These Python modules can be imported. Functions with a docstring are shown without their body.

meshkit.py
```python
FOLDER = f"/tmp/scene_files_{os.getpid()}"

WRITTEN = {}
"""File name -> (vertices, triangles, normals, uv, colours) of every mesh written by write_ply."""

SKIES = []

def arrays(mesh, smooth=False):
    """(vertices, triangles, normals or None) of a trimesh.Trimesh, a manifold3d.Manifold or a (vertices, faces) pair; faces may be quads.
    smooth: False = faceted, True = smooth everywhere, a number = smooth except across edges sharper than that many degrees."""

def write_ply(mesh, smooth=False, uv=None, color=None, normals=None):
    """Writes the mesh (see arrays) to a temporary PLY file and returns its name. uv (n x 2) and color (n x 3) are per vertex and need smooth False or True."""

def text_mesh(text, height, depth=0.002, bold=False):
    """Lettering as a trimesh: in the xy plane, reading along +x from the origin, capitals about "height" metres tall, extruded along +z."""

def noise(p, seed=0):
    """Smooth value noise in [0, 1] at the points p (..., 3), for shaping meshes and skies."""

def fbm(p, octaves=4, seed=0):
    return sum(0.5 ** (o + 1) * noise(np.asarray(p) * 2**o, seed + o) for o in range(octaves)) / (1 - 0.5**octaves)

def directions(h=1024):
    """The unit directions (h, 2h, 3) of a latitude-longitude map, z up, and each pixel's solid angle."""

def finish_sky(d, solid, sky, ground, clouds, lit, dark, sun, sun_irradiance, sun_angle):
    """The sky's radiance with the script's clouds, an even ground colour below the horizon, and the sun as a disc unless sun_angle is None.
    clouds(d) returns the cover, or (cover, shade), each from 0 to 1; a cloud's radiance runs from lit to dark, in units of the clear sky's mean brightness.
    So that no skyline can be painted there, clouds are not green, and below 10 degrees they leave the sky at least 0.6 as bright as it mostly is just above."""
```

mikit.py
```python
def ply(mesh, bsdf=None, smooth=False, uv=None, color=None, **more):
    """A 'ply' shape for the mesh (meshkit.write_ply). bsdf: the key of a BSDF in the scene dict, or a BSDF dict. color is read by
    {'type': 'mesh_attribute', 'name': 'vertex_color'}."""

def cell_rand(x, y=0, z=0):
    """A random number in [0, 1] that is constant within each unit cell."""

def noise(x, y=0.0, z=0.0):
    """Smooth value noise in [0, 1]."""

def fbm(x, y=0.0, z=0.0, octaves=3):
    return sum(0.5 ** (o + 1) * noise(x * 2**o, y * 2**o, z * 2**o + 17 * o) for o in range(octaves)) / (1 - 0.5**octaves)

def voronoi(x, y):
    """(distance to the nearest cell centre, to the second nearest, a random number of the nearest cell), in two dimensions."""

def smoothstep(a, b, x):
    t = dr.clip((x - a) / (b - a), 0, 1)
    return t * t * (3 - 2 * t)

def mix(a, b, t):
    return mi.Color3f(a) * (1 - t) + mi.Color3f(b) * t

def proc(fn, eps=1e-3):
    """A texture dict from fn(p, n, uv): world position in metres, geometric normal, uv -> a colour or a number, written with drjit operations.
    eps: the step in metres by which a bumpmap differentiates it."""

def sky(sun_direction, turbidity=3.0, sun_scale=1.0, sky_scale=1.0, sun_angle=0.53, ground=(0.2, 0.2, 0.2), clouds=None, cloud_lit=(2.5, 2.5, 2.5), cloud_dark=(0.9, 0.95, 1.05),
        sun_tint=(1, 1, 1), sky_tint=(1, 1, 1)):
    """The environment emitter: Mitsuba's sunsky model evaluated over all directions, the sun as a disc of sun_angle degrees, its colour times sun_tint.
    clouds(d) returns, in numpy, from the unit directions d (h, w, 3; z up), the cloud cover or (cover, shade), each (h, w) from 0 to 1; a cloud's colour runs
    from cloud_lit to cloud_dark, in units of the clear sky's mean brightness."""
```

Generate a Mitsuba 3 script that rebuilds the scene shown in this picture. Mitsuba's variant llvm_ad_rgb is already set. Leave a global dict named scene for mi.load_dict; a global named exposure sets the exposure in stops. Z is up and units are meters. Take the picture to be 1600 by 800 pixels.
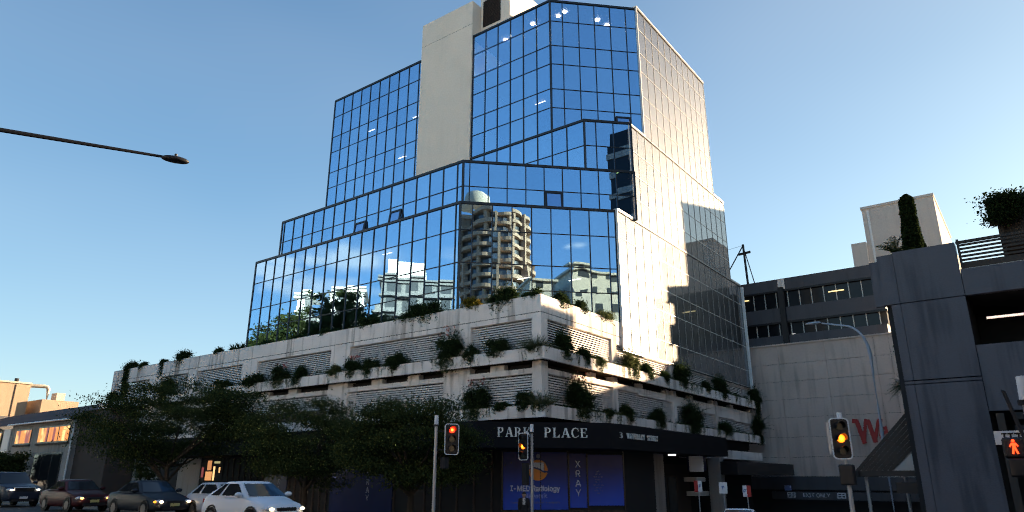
import math
import numpy as np, trimesh, mitsuba as mi, mikit, meshkit, drjit as dr
import manifold3d as m3
from shapely.geometry import Polygon, Point, LineString, box as sbox
from shapely import affinity, union_all
from mikit import proc, noise, fbm, smoothstep, mix, cell_rand

T = mi.ScalarTransform4f
scene, labels = {}, {}
# ------------------------------------------------------------------ camera, sky, exposure
CAM = np.array([0, 0, 1.6])
RIGHT = np.array([0.59749936, -0.80186642, 0.00218171])
UP = np.array([-0.24701258, -0.18146807, 0.95186875])
FWD = np.array([0.76287568, 0.56927988, 0.30649815])
scene['camera'] = {'type': 'perspective', 'fov': 73.16, 'fov_axis': 'x', 'near_clip': 0.1, 'far_clip': 4000.0,
                   'to_world': T().look_at(origin=CAM.tolist(), target=(CAM + FWD).tolist(), up=UP.tolist())}
SUN_AZ, SUN_EL = -27.0, 12.0
SUN = (math.cos(math.radians(SUN_AZ)) * math.cos(math.radians(SUN_EL)), math.sin(math.radians(SUN_AZ)) * math.cos(math.radians(SUN_EL)), math.sin(math.radians(SUN_EL)))

def clouds(d):
    n = meshkit.fbm(np.stack([d[..., 0] * 5 + 3, d[..., 1] * 5, d[..., 2] * 16], -1), 4, seed=4)
    band = np.exp(-((d[..., 2] - 0.28) / 0.07) ** 2)
    sun = np.array(SUN); veil = .20 * np.exp(-((1 - d @ sun) / .30)) + .34 * np.exp(-np.clip(d[..., 2], 0, 1) / .10) + .10 * np.clip(meshkit.fbm(np.stack([d[..., 0] * 2.2, d[..., 1] * 2.2 + 5, d[..., 2] * 5], -1), 3, seed=9) - .35, 0, 1)
    cover = np.clip((n - 0.60) * 6, 0, 1) * band
    for c, w in (((-.52, .80, .270), .035), ((-.53, .79, .285), .022), ((-.565, .765, .29), .02), ((-.61, .74, .298), .05), ((-.49, -.81, .31), .012)):
        e = d - np.array(c)
        r2 = (e[..., 0] ** 2 + e[..., 1] ** 2) / w ** 2 + (e[..., 2] / (w * .28)) ** 2
        cover = np.maximum(cover, np.clip(2.6 * np.exp(-r2) * np.clip(n * 2.6 - .35, 0, 1), 0, 1))
    return np.maximum(cover * (d[..., 0] < 0.35), veil)

scene['sky'] = mikit.sky(SUN, turbidity=2.4, sun_scale=2.2, sky_scale=1.0, sun_tint=(.88, 1.0, 1.5), sky_tint=(.73, .92, 1.06), clouds=clouds, cloud_lit=(2.9, 2.75, 2.6), cloud_dark=(1.2, 1.2, 1.3))
exposure = 3.2

# ------------------------------------------------------------------ helpers
def nm(key):
    if key not in scene and key not in labels:
        return key
    i = 1
    while f'{key}_{i:03d}' in scene or f'{key}_{i:03d}' in labels:
        i += 1
    return f'{key}_{i:03d}'

def tag(key, label=None, category=None, group=None, kind=None):
    d = labels.setdefault(key, {})
    for k, v in (('label', label), ('category', category), ('group', group), ('kind', kind)):
        if v: d[k] = v
    return key

def thing(name, label, category, group=None):
    key = nm(name)
    return tag(key, label, category, group)

def put(name, mesh, mat, parent=None, smooth=False, color=None, emit=None, **lab):
    key = nm((parent + '__' if parent else '') + name)
    more = {}
    if emit is not None:
        more['emitter'] = {'type': 'area', 'radiance': {'type': 'rgb', 'value': list(emit)}}
    scene[key] = mikit.ply(mesh, mat, smooth=smooth, color=color, **more)
    if lab: tag(key, **lab)
    return key

class MB:
    """collects pieces of one part"""
    def __init__(self): self.v, self.f, self.n = [], [], 0
    def add(self, v, f):
        v = np.asarray(v, float); f = np.asarray(f, int)
        self.v.append(v); self.f.append(f + self.n); self.n += len(v); return self
    def mesh(self): return trimesh.Trimesh(np.vstack(self.v), np.vstack(self.f), process=False)
    def box(self, x0, x1, y0, y1, z0, z1):
        x0, x1 = min(x0, x1), max(x0, x1); y0, y1 = min(y0, y1), max(y0, y1); z0, z1 = min(z0, z1), max(z0, z1)
        return self.add(BV * [x1 - x0, y1 - y0, z1 - z0] + [x0, y0, z0], BF)
    def bar(self, p, q, w, h, up=(0, 0, 1)):
        """square bar from p to q, w across, h along up"""
        p, q = np.asarray(p, float), np.asarray(q, float); a = q - p; L = np.linalg.norm(a); a /= L
        u = np.asarray(up, float); s = np.cross(u, a)
        if np.linalg.norm(s) < 1e-6: s = np.cross([1, 0, 0], a)
        s /= np.linalg.norm(s); u = np.cross(a, s)
        M = np.stack([a * L, s * w, u * h], 0)
        return self.add((BV - [0, .5, .5]) @ M + p, BF)
    def tube(self, pts, r, sides=8, cap=True):
        p = np.asarray(pts, float); r = np.broadcast_to(np.asarray(r, float), (len(p),))
        t = np.gradient(p, axis=0); t /= np.linalg.norm(t, axis=1, keepdims=True) + 1e-12
        ref = np.array([0, 0, 1.]) if abs(t[:, 2]).mean() < .8 else np.array([1., 0, 0])
        a = np.cross(t, ref); a /= np.linalg.norm(a, axis=1, keepdims=True) + 1e-12; b = np.cross(t, a)
        ang = np.arange(sides) * 2 * np.pi / sides
        v = (p[:, None] + r[:, None, None] * (np.cos(ang)[None, :, None] * a[:, None] + np.sin(ang)[None, :, None] * b[:, None])).reshape(-1, 3)
        f = []
        for i in range(len(p) - 1):
            for j in range(sides):
                k = (j + 1) % sides
                f += [[i * sides + j, i * sides + k, (i + 1) * sides + k], [i * sides + j, (i + 1) * sides + k, (i + 1) * sides + j]]
        if cap:
            n = len(v); v = np.vstack([v, p[:1], p[-1:]]); e = (len(p) - 1) * sides
            for j in range(sides):
                k = (j + 1) % sides
                f += [[n, k, j], [n + 1, e + j, e + k]]
        f = np.array(f)[:, ::-1] if np.dot(np.cross(a[0], b[0]), t[0]) < 0 else np.array(f)
        return self.add(v, f)
    def quad(self, a, b, c, d): return self.add([a, b, c, d], [[0, 1, 2], [0, 2, 3]])
    def prism(self, poly, z0, z1):
        for g in getattr(poly, 'geoms', [poly]):
            m = trimesh.creation.extrude_polygon(g, z1 - z0, engine='earcut'); self.add(m.vertices + [0, 0, z0], m.faces)
        return self
    def put(self, name, mat, parent=None, **k): return put(name, self.mesh(), mat, parent, **k)

BV = np.array([[x, y, z] for x in (0, 1) for y in (0, 1) for z in (0, 1)], float)
BF = np.array([[0, 1, 3], [0, 3, 2], [4, 6, 7], [4, 7, 5], [0, 4, 5], [0, 5, 1], [2, 3, 7], [2, 7, 6], [0, 2, 6], [0, 6, 4], [1, 5, 7], [1, 7, 3]])

def oriented(mesh, origin, ex, ey, ez):
    """places a mesh's local axes along ex, ey, ez at origin"""
    m = mesh.copy(); M = np.eye(4); M[:3, 0], M[:3, 1], M[:3, 2], M[:3, 3] = ex, ey, ez, origin
    m.apply_transform(M); return m

def ground(x, y):
    x, y = np.asarray(x, float), np.asarray(y, float)
    return -0.072 * np.clip(x - 17.5, 0, 44)

def rounded_box(sx, sy, sz, r):
    """box centred on the origin with rounded edges"""
    m = m3.Manifold.batch_hull([m3.Manifold.sphere(r, 12).translate((x * (sx / 2 - r), y * (sy / 2 - r), z * (sz / 2 - r))) for x in (-1, 1) for y in (-1, 1) for z in (-1, 1)])
    g = m.to_mesh(); return trimesh.Trimesh(g.vert_properties[:, :3], g.tri_verts, process=False)

# ------------------------------------------------------------------ materials
def rgb(*c): return {'type': 'rgb', 'value': list(c)}
def plain(name, c, rough=0.6, metallic=0.0, spec=0.5, **k):
    scene[name] = {'type': 'twosided', 'bsdf': {'type': 'principled', 'base_color': c if isinstance(c, dict) else rgb(*c), 'roughness': rough, 'metallic': metallic, 'specular': spec, **k}}

def concrete_fn(base, stain, streak=1.0, scale=1.0):
    base, stain = mi.Color3f(*base), mi.Color3f(*stain)
    def fn(p, n, uv):
        s = fbm(p.x * .7 * scale, p.y * .7 * scale, p.z * .5 * scale, 3)
        k = fbm((p.x + p.y * .9) * 3.5 * scale + 3, (p.x - p.y) * 2.1, p.z * .22, 3)
        grain = noise(p.x * 24, p.y * 24, p.z * 24)
        a = smoothstep(.48, .78, k) * .75 * streak + smoothstep(.5, .8, s) * .4
        return mix(base, stain, dr.clip(a, 0, 1)) * (0.92 + 0.16 * grain)
    return proc(fn)

plain('mat_concrete', concrete_fn((.88, .79, .73), (.36, .31, .27)), .85, spec=.2)
plain('mat_core', concrete_fn((.84, .74, .62), (.72, .63, .52), .35, .5), .85, spec=.2)
plain('mat_wall', concrete_fn((.66, .54, .48), (.42, .35, .31), .8, .6), .9, spec=.2)
plain('mat_boxtower', concrete_fn((.62, .55, .48), (.5, .44, .38), .5, .6), .9, spec=.2)
plain('mat_charcoal', concrete_fn((.108, .108, .128), (.062, .064, .08), 1.1, .7), .75, spec=.3)
plain('mat_band', concrete_fn((.095, .096, .108), (.062, .064, .075), .6, .5), .7, spec=.3)
plain('mat_render_wall', concrete_fn((.30, .285, .27), (.18, .17, .16), .8, .8), .9, spec=.2)
plain('mat_ochre', concrete_fn((.36, .265, .19), (.29, .21, .15), .5, .4), .85, spec=.2)
plain('mat_cream', concrete_fn((.55, .48, .38), (.42, .36, .28), .5, .4), .85, spec=.2)
plain('mat_white', (.78, .77, .74), .6)
plain('mat_band_grey', (.16, .17, .18), .6)  # shade on the mirrored flats, put into their wall colour
plain('mat_brown', (.07, .055, .05), .85, spec=.2)
plain('mat_roof', (.045, .03, .03), .8)
plain('mat_dark_glass', (.012, .014, .018), .1, spec=.25)
plain('mat_black', (.013, .013, .016), .45, spec=.4)
plain('mat_fascia', (.012, .012, .015), .75, spec=.12)
plain('mat_mullion', (.012, .014, .02), .35)
plain('mat_dark', (.03, .03, .033), .8, spec=.2)
plain('mat_interior', (.10, .10, .105), .9, spec=.1)
plain('mat_louvre', (.70, .66, .63), .5)
plain('mat_soil', (.035, .025, .018), .95, spec=.1)
plain('mat_white_metal', (.72, .73, .74), .4)
plain('mat_galv', (.42, .43, .46), .4, metallic=.5)
plain('mat_lamp_paint', (.34, .40, .50), .4)
plain('mat_letter', (.80, .79, .75), .4)
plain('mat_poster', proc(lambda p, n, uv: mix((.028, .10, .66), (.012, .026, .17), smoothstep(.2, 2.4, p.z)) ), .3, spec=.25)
plain('mat_navy', (.010, .016, .08), .3, spec=.25)
plain('mat_print_white', (.78, .80, .86), .4)
plain('mat_print_dim', (.20, .22, .32), .4)
plain('mat_print_blue', (.3, .4, .8), .4)
plain('mat_orange', (.80, .30, .05), .4)
plain('mat_red_sign', (.42, .02, .022), .5)
plain('mat_red', (.4, .03, .03), .5)
plain('mat_sign_white', (.72, .74, .78), .5)
plain('mat_sign_blue', (.04, .1, .4), .5)
def asphalt(p, n, uv):
    return mix((.032, .032, .034), (.06, .06, .06), fbm(p.x * 1.3, p.y * 1.3, 0, 3)) * (.8 + .4 * noise(p.x * 60, p.y * 60, p.z * 60))
plain('mat_asphalt', proc(asphalt), .85, spec=.3)
plain('mat_paving', concrete_fn((.20, .19, .18), (.12, .115, .11), .4, 1.), .85, spec=.2)
plain('mat_ground', concrete_fn((.32, .30, .27), (.2, .18, .16), .5, .3), .9, spec=.2)
plain('mat_grass', (.05, .075, .02), .95, spec=.1)
plain('mat_paint_line', (.7, .7, .68), .7)
plain('mat_bark', concrete_fn((.05, .042, .035), (.03, .025, .02), 1., 4.), .95, spec=.1)
plain('mat_wood', (.045, .035, .03), .8)
plain('mat_tyre', (.012, .012, .013), .85, spec=.2)
plain('mat_chrome', (.75, .76, .78), .18, metallic=1.)
plain('mat_rim', (.13, .13, .14), .35, metallic=.6)
plain('mat_car_glass', (.012, .015, .02), .06, spec=.9)
plain('mat_car_white', (.66, .70, .76), .28, clearcoat=.8, clearcoat_gloss=.93)
plain('mat_car_silver', (.40, .43, .48), .3, clearcoat=.6, clearcoat_gloss=.93)
plain('mat_car_dark', (.012, .016, .026), .4, spec=.25, clearcoat=.25, clearcoat_gloss=.95)
plain('mat_car_blue', (.015, .022, .045), .4, spec=.25, clearcoat=.25, clearcoat_gloss=.95)
plain('mat_car_maroon', (.045, .008, .011), .4, spec=.25, clearcoat=.25, clearcoat_gloss=.95)
plain('mat_plate', (.55, .5, .2), .5)
plain('mat_lens_amber', (.55, .2, .02), .2)
plain('mat_lens_clear', (.6, .62, .66), .12)
plain('mat_lens_dark', (.02, .03, .03), .15)
plain('mat_skin', (.42, .27, .2), .6)
plain('mat_suit', (.014, .014, .02), .8)
plain('mat_shirt', (.7, .7, .72), .7)
plain('mat_hair', (.02, .014, .01), .7)
plain('mat_flower', (.34, .06, .05), .7)
scene['mat_leaf'] = {'type': 'principledthin', 'base_color': {'type': 'mesh_attribute', 'name': 'vertex_color'}, 'roughness': .55, 'spec_trans': 0.0, 'diff_trans': .5, 'eta': 1.4}
# mirror glazing: metal-coated blue glass that lets a little of the rooms through
scene['mat_glass'] = {'type': 'blendbsdf', 'weight': .14,
    'bsdf_0': {'type': 'conductor', 'material': 'none', 'specular_reflectance': rgb(.37, .61, .95)},
    'bsdf_1': {'type': 'null'}}
for i, (tr_, sc_) in enumerate((((.38, .655, .97), 1.0), ((.41, .685, .985), .985), ((.36, .635, .95), 1.0))):
    scene[f'mat_glass_{i}'] = {**scene['mat_glass'], 'weight': .14 + .03 * (i == 2), 'bsdf_0': {'type': 'conductor', 'material': 'none', 'specular_reflectance': rgb(*[q * sc_ for q in tr_])}}
# the street side: the same glass under a film of dust that catches the low sun
def dust(p, n, uv):
    return mix((.10, .099, .098), (.125, .124, .123), fbm(p.x * .8, p.y, p.z * .5 + noise(p.x * 3, 0, p.z * .2) , 3))
scene['mat_dusty_glass'] = {'type': 'blendbsdf', 'weight': .32,
    'bsdf_0': {'type': 'twosided', 'bsdf': {'type': 'conductor', 'material': 'none', 'specular_reflectance': rgb(.24, .275, .33)}},
    'bsdf_1': {'type': 'twosided', 'bsdf': {'type': 'roughplastic', 'diffuse_reflectance': proc(dust), 'alpha': .30}}}
plain('mat_pale_bar', (.62, .60, .57), .4)
def emitter_mat(): return 'mat_black'

rng = np.random.default_rng(7)

# ------------------------------------------------------------------ ground, streets
def sheet(xs, ys, dz=0.0):
    X, Y = np.meshgrid(xs, ys, indexing='ij'); Z = ground(X, Y) + dz
    v = np.stack([X, Y, Z], -1).reshape(-1, 3); m = len(ys); f = []
    for i in range(len(xs) - 1):
        for j in range(m - 1):
            a, b, c, d = i * m + j, (i + 1) * m + j, (i + 1) * m + j + 1, i * m + j + 1
            f += [[a, b, c], [a, c, d]]
    return trimesh.Trimesh(v, f, process=False)

def slab(x0, x1, y0, y1, dz, th):
    xs = [x for x in (x0, 17.5, 30, 40, 50, 61.5, x1) if x0 <= x <= x1]; ys = [y for y in (y0, 20, 40, 60, 80, 100, y1) if y0 <= y <= y1]
    top = sheet(sorted(set(xs)), sorted(set(ys)), dz)
    mb = MB().add(top.vertices, top.faces)
    e = lambda a, b: mb.quad([*a, float(ground(*a)) + dz - th], [*b, float(ground(*b)) + dz - th], [*b, float(ground(*b)) + dz], [*a, float(ground(*a)) + dz])
    for a, b in zip(xs[:-1], xs[1:]):
        e((a, y0), (b, y0)); e((b, y1), (a, y1))
    for a, b in zip(ys[:-1], ys[1:]):
        e((x0, b), (x0, a)); e((x1, a), (x1, b))
    return mb.mesh()

put('ground', sheet([-900, -200, 17.5, 61.5, 200, 900], [-900, -200, 0, 20, 40, 60, 80, 100, 300, 900], -.03), 'mat_ground', kind='structure')
put('road', sheet([5, 17.5, 19], [-200, 0, 20, 40, 60, 80, 100, 300], -.012), 'mat_asphalt', kind='structure')
put('side_street', sheet([19, 20, 30, 40, 50, 61], [5.6, 8, 10, 12.2], -.012), 'mat_asphalt', kind='structure')
put('footpath', slab(19, 28.6, 12.4, 160, .12, .3), 'mat_paving', kind='structure')
put('footpath', slab(28.6, 61, 12.4, 19.4, .12, .3), 'mat_paving', kind='structure')
put('footpath', slab(20, 61, -40, 5.4, .12, .3), 'mat_paving', kind='structure')
put('footpath', slab(-6, 4.6, -60, 160, .12, .3), 'mat_paving', kind='structure')
mk = MB()
for y in range(-30, 160, 8):
    s = sheet([11.2, 11.32], [y, y + 3], -.006); mk.add(s.vertices, s.faces)
mk.put('lane_marking', 'mat_paint_line', kind='structure')
mk = MB()
for k in range(7):
    s = sheet([19.6, 22.6], [5.9 + k * .9, 6.4 + k * .9], -.006); mk.add(s.vertices, s.faces)
mk.put('crossing_marking', 'mat_paint_line', kind='structure')

# ------------------------------------------------------------------ the office building
OB = thing('office_building', 'stepped mirror-glass office block on a concrete car park podium with planted ledges', 'building')
ROWS = [35.92, 34.13, 32.02, 30.44, 28.37, 26.83, 24.94, 23.04, 21.25, 19.5, 17.8, 16.04, 13.94, 12.36, 10.3]
def rows(top, bot): return [z for z in ROWS if bot - .01 <= z <= top + .01]
ny0 = 19.04                                            # plane of the street-side glazing
S2 = math.sqrt(.5)
pane_count = [0]

def curtain(name, p0, t, n, us, zs, mat, pane_name, jitter, skip=(), pale=False, bar=.065, post=.12, barmat='mat_mullion', cope=.16, rail=.05, proud=.03):
    """a curtain wall: one frame of mullions and its panes. p0 at u = 0; t along; n outward"""
    p0, t, n = np.array([*p0, 0.]), np.array([*t, 0.]), np.array([*n, 0.])
    up = np.array([0, 0, 1.])
    fr, rl = MB(), MB()
    P = lambda u, z, o=0.: p0 + t * u + n * o + up * z
    z1, z0 = max(zs), min(zs)
    for i, u in enumerate(us):
        w = post if i in (0, len(us) - 1) else bar
        fr.bar(P(u, z0, -.05 + proud / 2), P(u, z1, -.05 + proud / 2), w, .1 + proud, up=n)
    for i, z in enumerate(zs):
        h = rail
        if i == 0: continue
        (rl if pale else fr).bar(P(us[0], z, -.05), P(us[-1], z, -.05), .1 + proud * (1.6 if pale else .9), h)
    fr.bar(P(us[0] - .02, z1 - .0, -.04), P(us[-1] + .02, z1 - .0, -.04), .18, cope)
    key = fr.put(name, barmat, OB, kind='stuff')
    if pale: rl.put('side_rails', 'mat_pale_bar', OB, kind='stuff')
    for j in range(len(zs) - 1):
        for i in range(len(us) - 1):
            if (i, j) in skip: continue
            u0, u1, za, zb = us[i], us[i + 1], zs[j + 1], zs[j]
            a, b = rng.normal(0, jitter, 2)
            o = lambda su, sz: -.02 + a * su * (u1 - u0) / 2 + b * sz * (zb - za) / 2
            bow = rng.normal(0, .0011) if mat == 'mat_glass' else rng.normal(0, .0004)      # float glass is never quite flat
            g_ = np.linspace(-1, 1, 5); vv, ff = [], []
            for q1 in g_:
                for q2 in g_: vv.append(P(u0 + (q2 + 1) / 2 * (u1 - u0), za + (q1 + 1) / 2 * (zb - za), o(q2, q1) + bow * math.cos(q1 * math.pi / 2) * math.cos(q2 * math.pi / 2)))
            for i1 in range(4):
                for i2 in range(4): e_ = i1 * 5 + i2; ff += [[e_, e_ + 1, e_ + 6], [e_, e_ + 6, e_ + 5]]
            m = trimesh.Trimesh(vv, ff, process=False)
            if np.dot(m.face_normals[0], n) < 0: m.faces = m.faces[:, ::-1]
            put(pane_name, m, mat + f'_{rng.integers(3)}' if mat == 'mat_glass' else mat, OB, smooth=True)
    return key

def grid(start, step, lo, hi, eps=.25):
    k0 = math.ceil((lo - start) / step); out = [lo]
    while start + k0 * step < hi - eps:
        if start + k0 * step > lo + eps: out.append(start + k0 * step)
        k0 += 1
    return out + [hi]

def sash(center, t, n, w, h):
    """an awning window swung open: dark frame and its pane"""
    t, n, up = np.array([*t, 0.]), np.array([*n, 0.]), np.array([0, 0, 1.])
    c = np.array(center, float); a = math.radians(9)
    d = -up * math.cos(a) + n * math.sin(a)              # down the sash
    top = c + up * h / 2 + n * .06
    q = lambda u, s: top + t * u + d * s
    fr = MB(); nn = n * math.cos(a) + up * math.sin(a)
    for x in (-w / 2, w / 2): fr.bar(q(x, 0), q(x, h), .13, .09, up=nn)
    for s in (0, h): fr.bar(q(-w / 2 - .05, s), q(w / 2 + .05, s), .09, .13, up=d)
    k = fr.put('open_window', 'mat_mullion', OB)
    m = MB().quad(q(-w / 2, h), q(w / 2, h), q(w / 2, 0), q(-w / 2, 0)).mesh()
    if np.dot(m.face_normals[0], n) < 0: m.faces = m.faces[:, ::-1]
    put('pane', m, 'mat_glass', k)

XL1, XL2, XL3 = 29.75, 30.85, 36.66
A1, B1 = (XL1, 26.2), (36.72, ny0)
A2, B2 = (XL2, 27.0), (39.0, ny0)
A3, A4, B4 = (XL3, 21.25), (XL3, 23.88), (41.45, ny0)
tc, ncf = (S2, -S2), (-S2, -S2)
def cham_us(ax, bx, step=.868, start=38.21):
    return [(x - ax) / S2 for x in grid(start, step, ax, bx)]
def left_us(a, b, start): return [y - a for y in grid(start, 1.2275, a, b)]
tl, nl = (0, 1), (-1, 0)
JT = .0024
# tower: two banks of windows either side of the concrete shaft, the cut corner, then the parts that step out below
curtain('mullion_frame', (XL3, 23.88), tl, nl, left_us(23.88, 31.33, 23.88), rows(35.92, 24.94), 'mat_glass', 'pane', JT)
curtain('mullion_frame', (XL3, 37.05), tl, nl, left_us(37.05, 48.5, 37.38), rows(35.92, 21.25), 'mat_glass', 'pane', JT)
curtain('mullion_frame', A4, tc, ncf, cham_us(XL3, 41.45), rows(35.92, 24.94), 'mat_glass', 'pane', JT)
curtain('mullion_frame', A3, tl, nl, left_us(21.25, 31.33, 23.88), rows(24.94, 21.25), 'mat_glass', 'pane', JT)
curtain('mullion_frame', A3, tc, ncf, cham_us(XL3, 39.0, start=36.37), rows(24.94, 21.25), 'mat_glass', 'pane', JT)
curtain('mullion_frame', A2, tl, nl, left_us(27.0, 46.2, 27.47), rows(21.25, 17.8), 'mat_glass', 'pane', JT)
curtain('mullion_frame', A2, tc, ncf, cham_us(XL2, 39.0, start=36.37), rows(21.25, 17.8), 'mat_glass', 'pane', JT)
curtain('mullion_frame', A1, tl, nl, left_us(26.2, 47.5, 27.76), rows(17.8, 10.3), 'mat_glass', 'pane', JT)
curtain('mullion_frame', A1, tc, ncf, cham_us(XL1, 36.72, start=36.38), rows(17.8, 10.3), 'mat_glass', 'pane', JT)
# street side: dusty glazing, one flush plane from podium to roof
tr, nr = (1, 0), (0, -1)
plain('mat_side_bar', (.19, .185, .18), .5)
gk = dict(pale=True, barmat='mat_side_bar', bar=.05, post=.05, rail=.035, proud=.006, cope=.09)
def right_us(a, b): return [x - a for x in grid(41.45, 1.204, a, b)]
curtain('side_mullion_frame', (41.45, ny0), tr, nr, right_us(41.45, 54.65), rows(35.92, 24.94), 'mat_dusty_glass', 'side_pane', .0007, **gk)
curtain('side_mullion_frame', (39.0, ny0), tr, nr, right_us(39.0, 56.97), rows(24.94, 17.8), 'mat_dusty_glass', 'side_pane', .0007, **gk)
curtain('side_mullion_frame', (36.72, ny0), tr, nr, right_us(36.72, 59.2), [*rows(17.8, 10.3), 8.95], 'mat_dusty_glass', 'side_pane', .0007, **gk)
# pale metal edges of the steps
FE = lambda *q: MB().box(*q).put('edge_flashing', 'mat_pale_bar', OB)
for x0, x1, za in ((36.70, 39.0, 17.8), (39.0, 41.45, 24.94), (54.65, 57.0, 24.94), (57.0, 59.2, 17.8)): FE(x0, x1, ny0 - .06, ny0 + .3, za + .05, za + .15)
FE(36.6, 36.68, ny0 - .045, ny0 + .10, 8.95, 17.9); FE(38.88, 38.96, ny0 - .045, ny0 + .10, 17.97, 25.05); FE(41.33, 41.41, ny0 - .045, ny0 + .1, 25.1, 36.0)
FE(41.3, 54.7, ny0 - .05, ny0 + .3, 36.02, 36.12)
MB().bar((59.33, ny0 - .1, 8.8), (59.33, ny0 - .1, 17.7), .2, .2).put('downpipe', 'mat_white_metal', OB, label='white downpipe at the far corner of the street side', )
# open windows
sash((XL2, 33.0 + .0, 18.55), tl, nl, 1.0, 1.15); sash((XL2, 36.6, 18.55), tl, nl, 1.0, 1.05)
sash((35.06 - .0, 22.79 - .0, 18.72), tc, ncf, 1.05, 1.3)
sash((40.38, 20.16, 25.85), tc, ncf, 1.0, 1.1)
sash((XL3, 26.95, 22.1), tl, nl, 1.0, 1.1)

# solid behind the glass: floors, ceilings, inner walls, end walls
def inset_poly(ax, ay, bx, right, back, ins):
    return Polygon([(ax, back), (ax, ay), (bx, ny0), (right, ny0), (right, back)]).buffer(-ins, join_style=2)
BLK = {'tower': (XL3, 23.88, 41.45, 54.65, 48.5), 't3': (XL3, 21.25, 39.0, 56.97, 48.5), 't2': (XL2, 27.0, 39.0, 56.97, 46.2), 't1': (XL1, 26.2, 36.72, 59.2, 47.5)}
fl = MB()
for z, b in ((32.25, 'tower'), (28.6, 'tower'), (24.88, 't3'), (21.19, 't2'), (17.72, 't1'), (14.2, 't1')):
    fl.prism(inset_poly(*BLK[b], .16), z - .35, z)
fl.put('floor_slab', 'mat_interior', OB)
rf = MB().prism(inset_poly(*BLK['tower'], .14), 35.6, 35.85)
rf.put('roof', 'mat_dark', OB)
iw = MB()
iw.prism(inset_poly(*BLK['tower'], 5.2), 24.95, 35.58); iw.prism(inset_poly(*BLK['t2'], 6.5), 17.76, 24.5); iw.prism(inset_poly(*BLK['t1'], 6.5), 9.3, 17.3)
iw.put('inner_wall', 'mat_interior', OB)
ew = MB()
ew.box(XL3 + .1, 54.6, 48.45, 48.7, 19, 35.9); ew.box(54.62, 54.85, ny0 + .06, 48.7, 24.95, 35.9)
ew.box(XL2 + .1, 56.9, 46.1, 46.35, 17.75, 21.2); ew.box(56.95, 57.15, ny0 + .06, 48.5, 17.85, 24.9)
ew.box(XL1 + .1, 59.1, 47.42, 47.6, 10.2, 17.75); ew.box(59.22, 59.4, ny0 + .06, 47.6, 8.95, 17.75)
ew.box(36.75, 59.2, ny0 + .06, ny0 + 1.2, 8.86, 8.93)
ew.put('end_wall', 'mat_mullion', OB)
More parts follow.
